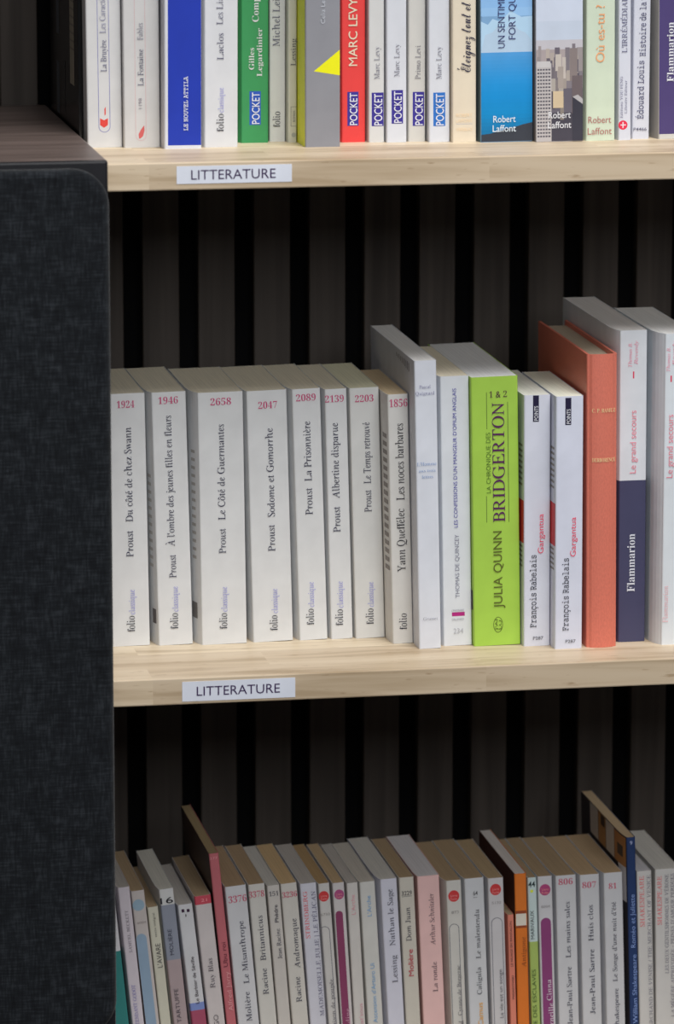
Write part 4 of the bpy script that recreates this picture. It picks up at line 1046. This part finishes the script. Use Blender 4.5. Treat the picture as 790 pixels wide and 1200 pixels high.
(3, 'white paperback with a red disc and outlined panel, right of the light pink book', 181.74, 0.0, 11.03, 108.0, 176.48, 2.47, 0, 3.31, (0.67, 0.651, 0.613), None, (0.492, 0.361, 0.227), False, [], [
  ('C', 'publisher_logo', (0.663, 0.057, 0.061), 5.27, 164.91, 4.04, 4.24),
  ('H', 'publisher_logo', 'Livre', 'ab', (0.86, 0.335, 0.335), 2.8, 7.76, 165.33, 1.7),
  ('H', 'publisher_logo', 'Poche', 'ab', (0.86, 0.335, 0.335), 2.71, 7.67, 162.89, 1.7),
  ('H', 'catalogue_number', '873', 'a', (0.312, 0.289, 0.289), 3.12, 8.38, 152.97, 2.02),
  ('O', 'printed_band', (0.191, 0.191, 0.218), 0.93, 8.27, 144.49, None, 0.46),
  ('V', 'title_lettering', 'Cyrano de Bergerac', 's', (0.143, 0.136, 0.158), 6.56, 76.22, 113.77, 2.76),
  ('V', 'author_lettering', 'Edmond Rostand', 's', (0.086, 0.081, 0.097), 7.01, 41.61, 72.17, 3.31),
]),
(3, 'white paperback with the small dark number 64 and an orange name at its foot', 195.12, 0.0, 14.06, 108.0, 177.37, 2.47, 0, 2.01, (0.67, 0.68, 0.71), None, (0.492, 0.361, 0.227), False, [], [
  ('H', 'catalogue_number', '64', 'ab', (0.071, 0.071, 0.076), 6.03, 9.16, 166.25, 3.06),
  ('R', 'catalogue_number', (0.209, 0.209, 0.218), 5.9, 162.81, 8.84, 163.21),
  ('V', 'title_lettering', 'Le malentendu', 's', (0.086, 0.086, 0.103), 8.04, 117.81, 154.35, 3.44),
  ('V', 'title_lettering', 'Caligula', 's', (0.086, 0.086, 0.103), 7.92, 91.04, 111.29, 3.44),
  ('V', 'author_lettering', 'Camus', 'ab', (0.86, 0.44, 0.081), 7.98, 67.42, 84.92, 3.63),
]),
(3, 'white paperback with a red disc and outlined panel, left of the orange book', 211.04, 0.0, 11.32, 108.0, 176.76, 2.11, 0, 1.55, (0.651, 0.632, 0.651), None, (0.534, 0.396, 0.24), False, [], [
  ('C', 'publisher_logo', (0.663, 0.057, 0.061), 5.41, 168.2, 4.02, 4.22),
  ('H', 'publisher_logo', 'Livre', 'ab', (0.86, 0.335, 0.335), 2.95, 7.89, 168.62, 1.69),
  ('H', 'publisher_logo', 'Poche', 'ab', (0.86, 0.335, 0.335), 2.88, 7.82, 166.19, 1.69),
  ('H', 'catalogue_number', '5130', 'a', (0.335, 0.312, 0.324), 2.37, 9.05, 158.58, 1.91),
  ('O', 'printed_band', (0.191, 0.191, 0.228), 1.51, 9.78, 147.47, None, 0.48),
  ('V', 'title_lettering', 'La vie est un songe', 'a', (0.158, 0.151, 0.174), 7.03, 72.72, 108.9, 2.68),
]),
(3, 'short thin salmon paperback between the red-disc book and the orange book', 224.46, 0.0, 4.44, 108.0, 149.2, 2.02, 0, 1.33, (0.775, 0.257, 0.183), None, (0.492, 0.361, 0.227), False, [], [
  ('V', 'title_lettering', 'LE NUAGE EN PANTALON', 'ab', (0.129, 0.053, 0.045), 2.01, 110.73, 144.37, 1.53),
  ('V', 'author_lettering', 'MAÏAKOVSKI', 'ab', (0.129, 0.053, 0.045), 2.49, 86.5, 103.99, 1.53),
]),
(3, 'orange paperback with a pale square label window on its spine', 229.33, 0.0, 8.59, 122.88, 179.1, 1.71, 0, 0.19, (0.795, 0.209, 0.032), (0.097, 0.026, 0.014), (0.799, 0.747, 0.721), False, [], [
  ('R', 'printed_band', (0.335, 0.076, 0.029), 0.3, 149.5, 7.99, 151.7),
  ('R', 'printed_band', (0.794, 0.731, 0.632), 0.3, 140.67, 7.87, 149.47),
  ('R', 'printed_band', (0.335, 0.076, 0.029), 0.3, 138.87, 7.95, 140.67),
  ('V', 'title_lettering', 'Antigone', 's', (0.348, 0.097, 0.029), 5.38, 109.74, 132.19, 3.25),
]),
(3, 'thin paperback with the number 44, pale blue above and lime green below', 239.96, 0.0, 6.42, 108.0, 175.85, 2.09, 0, 0.64, (0.632, 0.751, 0.751), None, (0.492, 0.361, 0.227), False, [(0.0, 128.27, (0.426, 0.561, 0.151))], [
  ('H', 'catalogue_number', '44', 'ab', (0.035, 0.053, 0.061), 0.33, 5.24, 170.99, 4.21),
  ('C', 'catalogue_number', (0.775, 0.856, 0.081), 2.74, 165.8, 1.15, 1.15),
  ('V', 'author_lettering', 'MARIVAUX', 'a', (0.053, 0.071, 0.076), 2.43, 130.38, 151.59, 2.49),
  ('V', 'title_lettering', "L'ÎLE DES ESCLAVES", 'a', (0.081, 0.129, 0.041), 2.59, 59.42, 107.76, 2.68),
]),
(3, 'white paperback with a magenta disc and a broad purple bar', 247.21, 0.0, 10.48, 108.0, 176.32, 2.05, 0, 0.56, (0.67, 0.661, 0.69), None, (0.492, 0.361, 0.227), False, [], [
  ('C', 'publisher_logo', (0.483, 0.076, 0.218), 5.07, 166.24, 4.02, 4.22),
  ('H', 'publisher_logo', 'Livre', 'ab', (0.86, 0.335, 0.335), 2.6, 7.56, 166.66, 1.69),
  ('H', 'publisher_logo', 'Poche', 'ab', (0.86, 0.335, 0.335), 2.53, 7.5, 164.22, 1.69),
  ('H', 'catalogue_number', '6004', 'a', (0.335, 0.312, 0.324), 1.98, 8.29, 154.02, 1.91),
  ('B', 'printed_band', (0.289, 0.066, 0.209), 1.28, 8.78, 145.48),
  ('V', 'title_lettering', 'Cinna', 's', (0.86, 0.773, 0.86), 6.02, 83.95, 99.46, 3.44),
  ('V', 'author_lettering', 'Corneille', 's', (0.86, 0.773, 0.86), 7.03, 58.58, 81.8, 3.44),
]),
(3, 'white paperback with the pink number 806', 259.82, 0.0, 14.86, 108.0, 176.2, 1.89, 0, 1.82, (0.67, 0.67, 0.7), None, (0.492, 0.361, 0.227), False, [], [
  ('H', 'catalogue_number', '806', 's', (0.628, 0.076, 0.158), 2.0, 12.25, 171.62, 4.4),
  ('V', 'title_lettering', 'Les mains sales', 's', (0.061, 0.061, 0.097), 7.87, 115.01, 156.51, 3.63),
  ('V', 'author_lettering', 'Jean-Paul Sartre', 's', (0.061, 0.061, 0.097), 8.11, 64.91, 108.26, 3.63),
]),
(3, 'white paperback with the pink number 807', 277.23, 0.0, 14.19, 108.0, 175.96, 1.79, 0, 2.23, (0.67, 0.67, 0.7), None, (0.6, 0.433, 0.268), False, [], [
  ('H', 'catalogue_number', '807', 's', (0.628, 0.076, 0.158), 1.6, 11.69, 168.39, 4.4),
  ('V', 'title_lettering', 'Huis clos', 's', (0.061, 0.061, 0.097), 7.15, 126.63, 153.3, 3.63),
  ('V', 'author_lettering', 'Jean-Paul Sartre', 's', (0.061, 0.061, 0.097), 7.44, 72.12, 120.5, 3.63),
]),
(3, 'white paperback with the pink number 81, left of the tall navy book', 294.8, 0.0, 13.82, 108.0, 176.53, 1.83, 0, 2.9, (0.67, 0.67, 0.7), None, (0.6, 0.433, 0.268), False, [], [
  ('H', 'catalogue_number', '81', 's', (0.628, 0.076, 0.158), 3.54, 9.28, 166.75, 4.21),
  ('V', 'title_lettering', "Le Songe d'une nuit d'été", 's', (0.061, 0.061, 0.097), 6.86, 95.51, 154.83, 3.25),
  ('V', 'author_lettering', 'Shakespeare', 's', (0.061, 0.061, 0.097), 7.44, 59.99, 90.33, 3.25),
]),
(3, 'tall thin navy blue paperback with a row of pictures on its side cover', 312.13, 0.0, 6.46, 136.2, 202.09, 1.82, 0, 1.94, (0.023, 0.049, 0.151), (0.045, 0.038, 0.045), (0.671, 0.513, 0.328), False, [], [
  ('H', 'catalogue_number', '9', 'a', (0.576, 0.613, 0.86), 2.26, 4.05, 198.0, 2.87),
  ('V', 'title_lettering', 'Roméo et Juliette', 'a', (0.289, 0.412, 0.795), 3.32, 120.12, 159.7, 3.25),
  ('V', 'author_lettering', 'William Shakespeare', 'a', (0.289, 0.412, 0.795), 3.74, 63.44, 114.97, 3.25),
  ('L', 'printed_picture', (0.503, 0.223, 0.07), 2, 30, 179.06, 201.25),
  ('L', 'printed_picture', (0.07, 0.044, 0.036), 8, 22, 185.46, 193.67),
  ('L', 'printed_picture', (0.641, 0.6, 0.56), 31, 56, 179.06, 201.79),
  ('L', 'printed_picture', (0.45, 0.234, 0.082), 57, 80, 179.06, 201.79),
  ('L', 'printed_picture', (0.059, 0.04, 0.032), 60, 72, 193.45, 201.25),
  ('L', 'printed_picture', (0.6, 0.56, 0.522), 81, 106, 179.06, 201.79),
  ('L', 'printed_picture', (0.847, 0.798, 0.798), 2, 20, 153.43, 179.29),
]),
(3, 'white paperback with a pink author name, right of the navy book', 319.2, 0.0, 10.88, 108.0, 176.57, 1.84, 0, 0.27, (0.69, 0.67, 0.651), None, (0.773, 0.747, 0.773), False, [], [
  ('V', 'author_lettering', 'SHAKESPEARE', 's', (0.835, 0.191, 0.209), 3.36, 135.48, 173.0, 3.25),
  ('V', 'title_lettering', 'LE MARCHAND DE VENISE / THE MERCHANT OF VENICE', 's', (0.247, 0.237, 0.289), 8.51, 48.47, 173.52, 2.68),
]),
(3, 'wide white paperback with pink and grey lettering, rightmost on the bottom shelf', 330.47, 0.0, 18.29, 108.0, 177.38, 1.09, 0, 0.15, (0.69, 0.67, 0.651), None, (0.799, 0.773, 0.721), False, [], [
  ('V', 'author_lettering', 'SHAKESPEARE', 's', (0.835, 0.191, 0.209), 3.01, 136.23, 172.37, 3.25),
  ('V', 'title_lettering', 'LES DEUX GENTILSHOMMES DE VÉRONE', 's', (0.209, 0.2, 0.257), 8.29, 99.54, 173.41, 2.68),
  ('V', 'title_lettering', "LA MÉGÈRE APPRIVOISÉE - PEINES D'AMOUR PERDUES", 's', (0.209, 0.2, 0.257), 12.41, 66.83, 173.73, 2.49),
]),
]


for (row, label, x, y, w, d, h, lean, turn, wl, col, left, pcol, hard, bands, prints) in BOOKS:
    name = 'hardback_book' if hard else 'paperback_book'
    b = thing(name, label, 'book', (x / 1000, y / 1000, SHELF_TOP[row]), (0, -math.radians(lean), math.radians(turn)), ROW_GROUP[row])
    t = 1.9 if hard else 0.32
    cov, yf = cover_mesh(w, d, h, wl, t, 2.6 if hard else 0.0, bands, col, left, hard, b, row == 2)
    page_mesh(w, d, h, wl, t, hard, pcol, b)
    print_on(cov, prints, w, d, wl, h, yf)

# thin black album at the left end of the top shelf, seen from its side cover
b = thing('album_book', 'thin glossy black album standing at the left end of the top shelf', 'book',
          (-0.0810, 0.014, SHELF_TOP[1]), (0, 0, 0), ROW_GROUP[1])
cov, _ = cover_mesh(2.9, 162, 235, 0.0, 0.5, 0.0, [], (0.006, 0.006, 0.007), None, False, b)
cov.data.materials[0] = plain('gloss_black_card', (0.006, 0.006, 0.007), 0.22, 0.5)
page_mesh(2.9, 162, 235, 0.0, 0.5, False, (0.3, 0.28, 0.25), b)
pr = [('L', 'printed_panel', (0.36, 0.33, 0.26), 22, 46, 38, 228)]
for i in range(30):
    pr.append(('L', 'printed_panel', (0.2, 0.18, 0.15), 22, 46, 62 + i * 5.5, 63.2 + i * 5.5))
pr += [('L', 'printed_picture', (0.085, 0.095, 0.11), 108, 124, 10, 46), ('L', 'printed_picture', (0.085, 0.095, 0.11), 108, 124, 66, 120),  # pale grey patches are gloss reflections put into the cover colour
       ('L', 'printed_picture', (0.03, 0.032, 0.036), 74, 77, 14, 50)]
print_on(cov, pr, 2.9, 162, 0.0, 235)

# ------------------------------------------------------------------ loudspeaker on its stand
SPX0, SPX1, SPY0, SPY1, SPZ0, SPZ1 = -0.345, -0.0822, -0.150, 0.197, -0.232, 0.3585
black_satin = plain('satin_black_lacquer', (0.010, 0.010, 0.013), 0.32, 0.5)
veneer = wood_dark('dark_brown_veneer', (0.085, 0.062, 0.054), (0.17, 0.128, 0.115), (6, 60, 60), 0.4, 0.5)
spk = thing('loudspeaker', 'dark grey cloth-fronted loudspeaker with brown veneer top at the left of the shelves', 'speaker',
            ((SPX0 + SPX1) / 2, (SPY0 + SPY1) / 2, SPZ0))
cx, cyy, cz = spk.location
hw, hd, H = (SPX1 - SPX0) / 2, (SPY1 - SPY0) / 2, SPZ1 - SPZ0
bm = box_bm(-hw, hw, -hd + 0.006, hd, 0, H, 0.0016, 2)
bm_obj('cabinet', bm, [veneer], spk)
bm_obj('front_baffle', box_bm(-hw, hw, -hd, -hd + 0.0062, 0, H, 0.0016, 2), [black_satin], spk)
# grille: rounded rectangle slab with softly rolled edge
def rounded_slab(x0, x1, z0, z1, r, y_back, y_front, roll, seg=10):
    bm = bmesh.new()
    def ring(ins, y):
        pts = []
        rr = max(r - ins, 0.0005)
        for (cx_, cz_, a0) in ((x1 - r, z1 - r, 0), (x0 + r, z1 - r, 90), (x0 + r, z0 + r, 180), (x1 - r, z0 + r, 270)):
            for i in range(seg + 1):
                a = math.radians(a0 + 90 * i / seg)
                pts.append(bm.verts.new((cx_ + rr * math.cos(a), y, cz_ + rr * math.sin(a))))
        return pts
    rings = [ring(0, y_back)]
    for i in range(5):
        a = math.pi / 2 * i / 4
        rings.append(ring(roll * (1 - math.cos(a)), y_front + roll * (1 - math.sin(a))))
    n = len(rings[0])
    for A_, B_ in zip(rings, rings[1:]):
        for i in range(n):
            f = bm.faces.new((A_[i], A_[(i + 1) % n], B_[(i + 1) % n], B_[i])); f.smooth = True
    bm.faces.new(rings[-1]); bm.faces.new(rings[0][::-1])
    bmesh.ops.recalc_face_normals(bm, faces=bm.faces[:])
    return bm
bm_obj('grille', rounded_slab(-hw + 0.003, hw - 0.0004, 0.003, H - 0.0045, 0.024, -hd + 0.0005, -hd - 0.011, 0.005), [grille_fabric()], spk)

stand = thing('speaker_stand', 'black metal speaker stand under the grey loudspeaker', 'stand', (cx, cyy, -1.0))
SH = SPZ0 + 1.0
bm_obj('top_plate', box_bm(-0.11, 0.11, -0.14, 0.14, SH - 0.012, SH, 0.002, 2), [black_satin], stand)
bm_obj('pillar', box_bm(-0.04, 0.04, -0.05, 0.05, 0.02, SH - 0.0118, 0.006, 3), [black_satin], stand)
bm_obj('base_plate', box_bm(-0.14, 0.14, -0.17, 0.17, 0.0, 0.0205, 0.004, 2), [black_satin], stand)
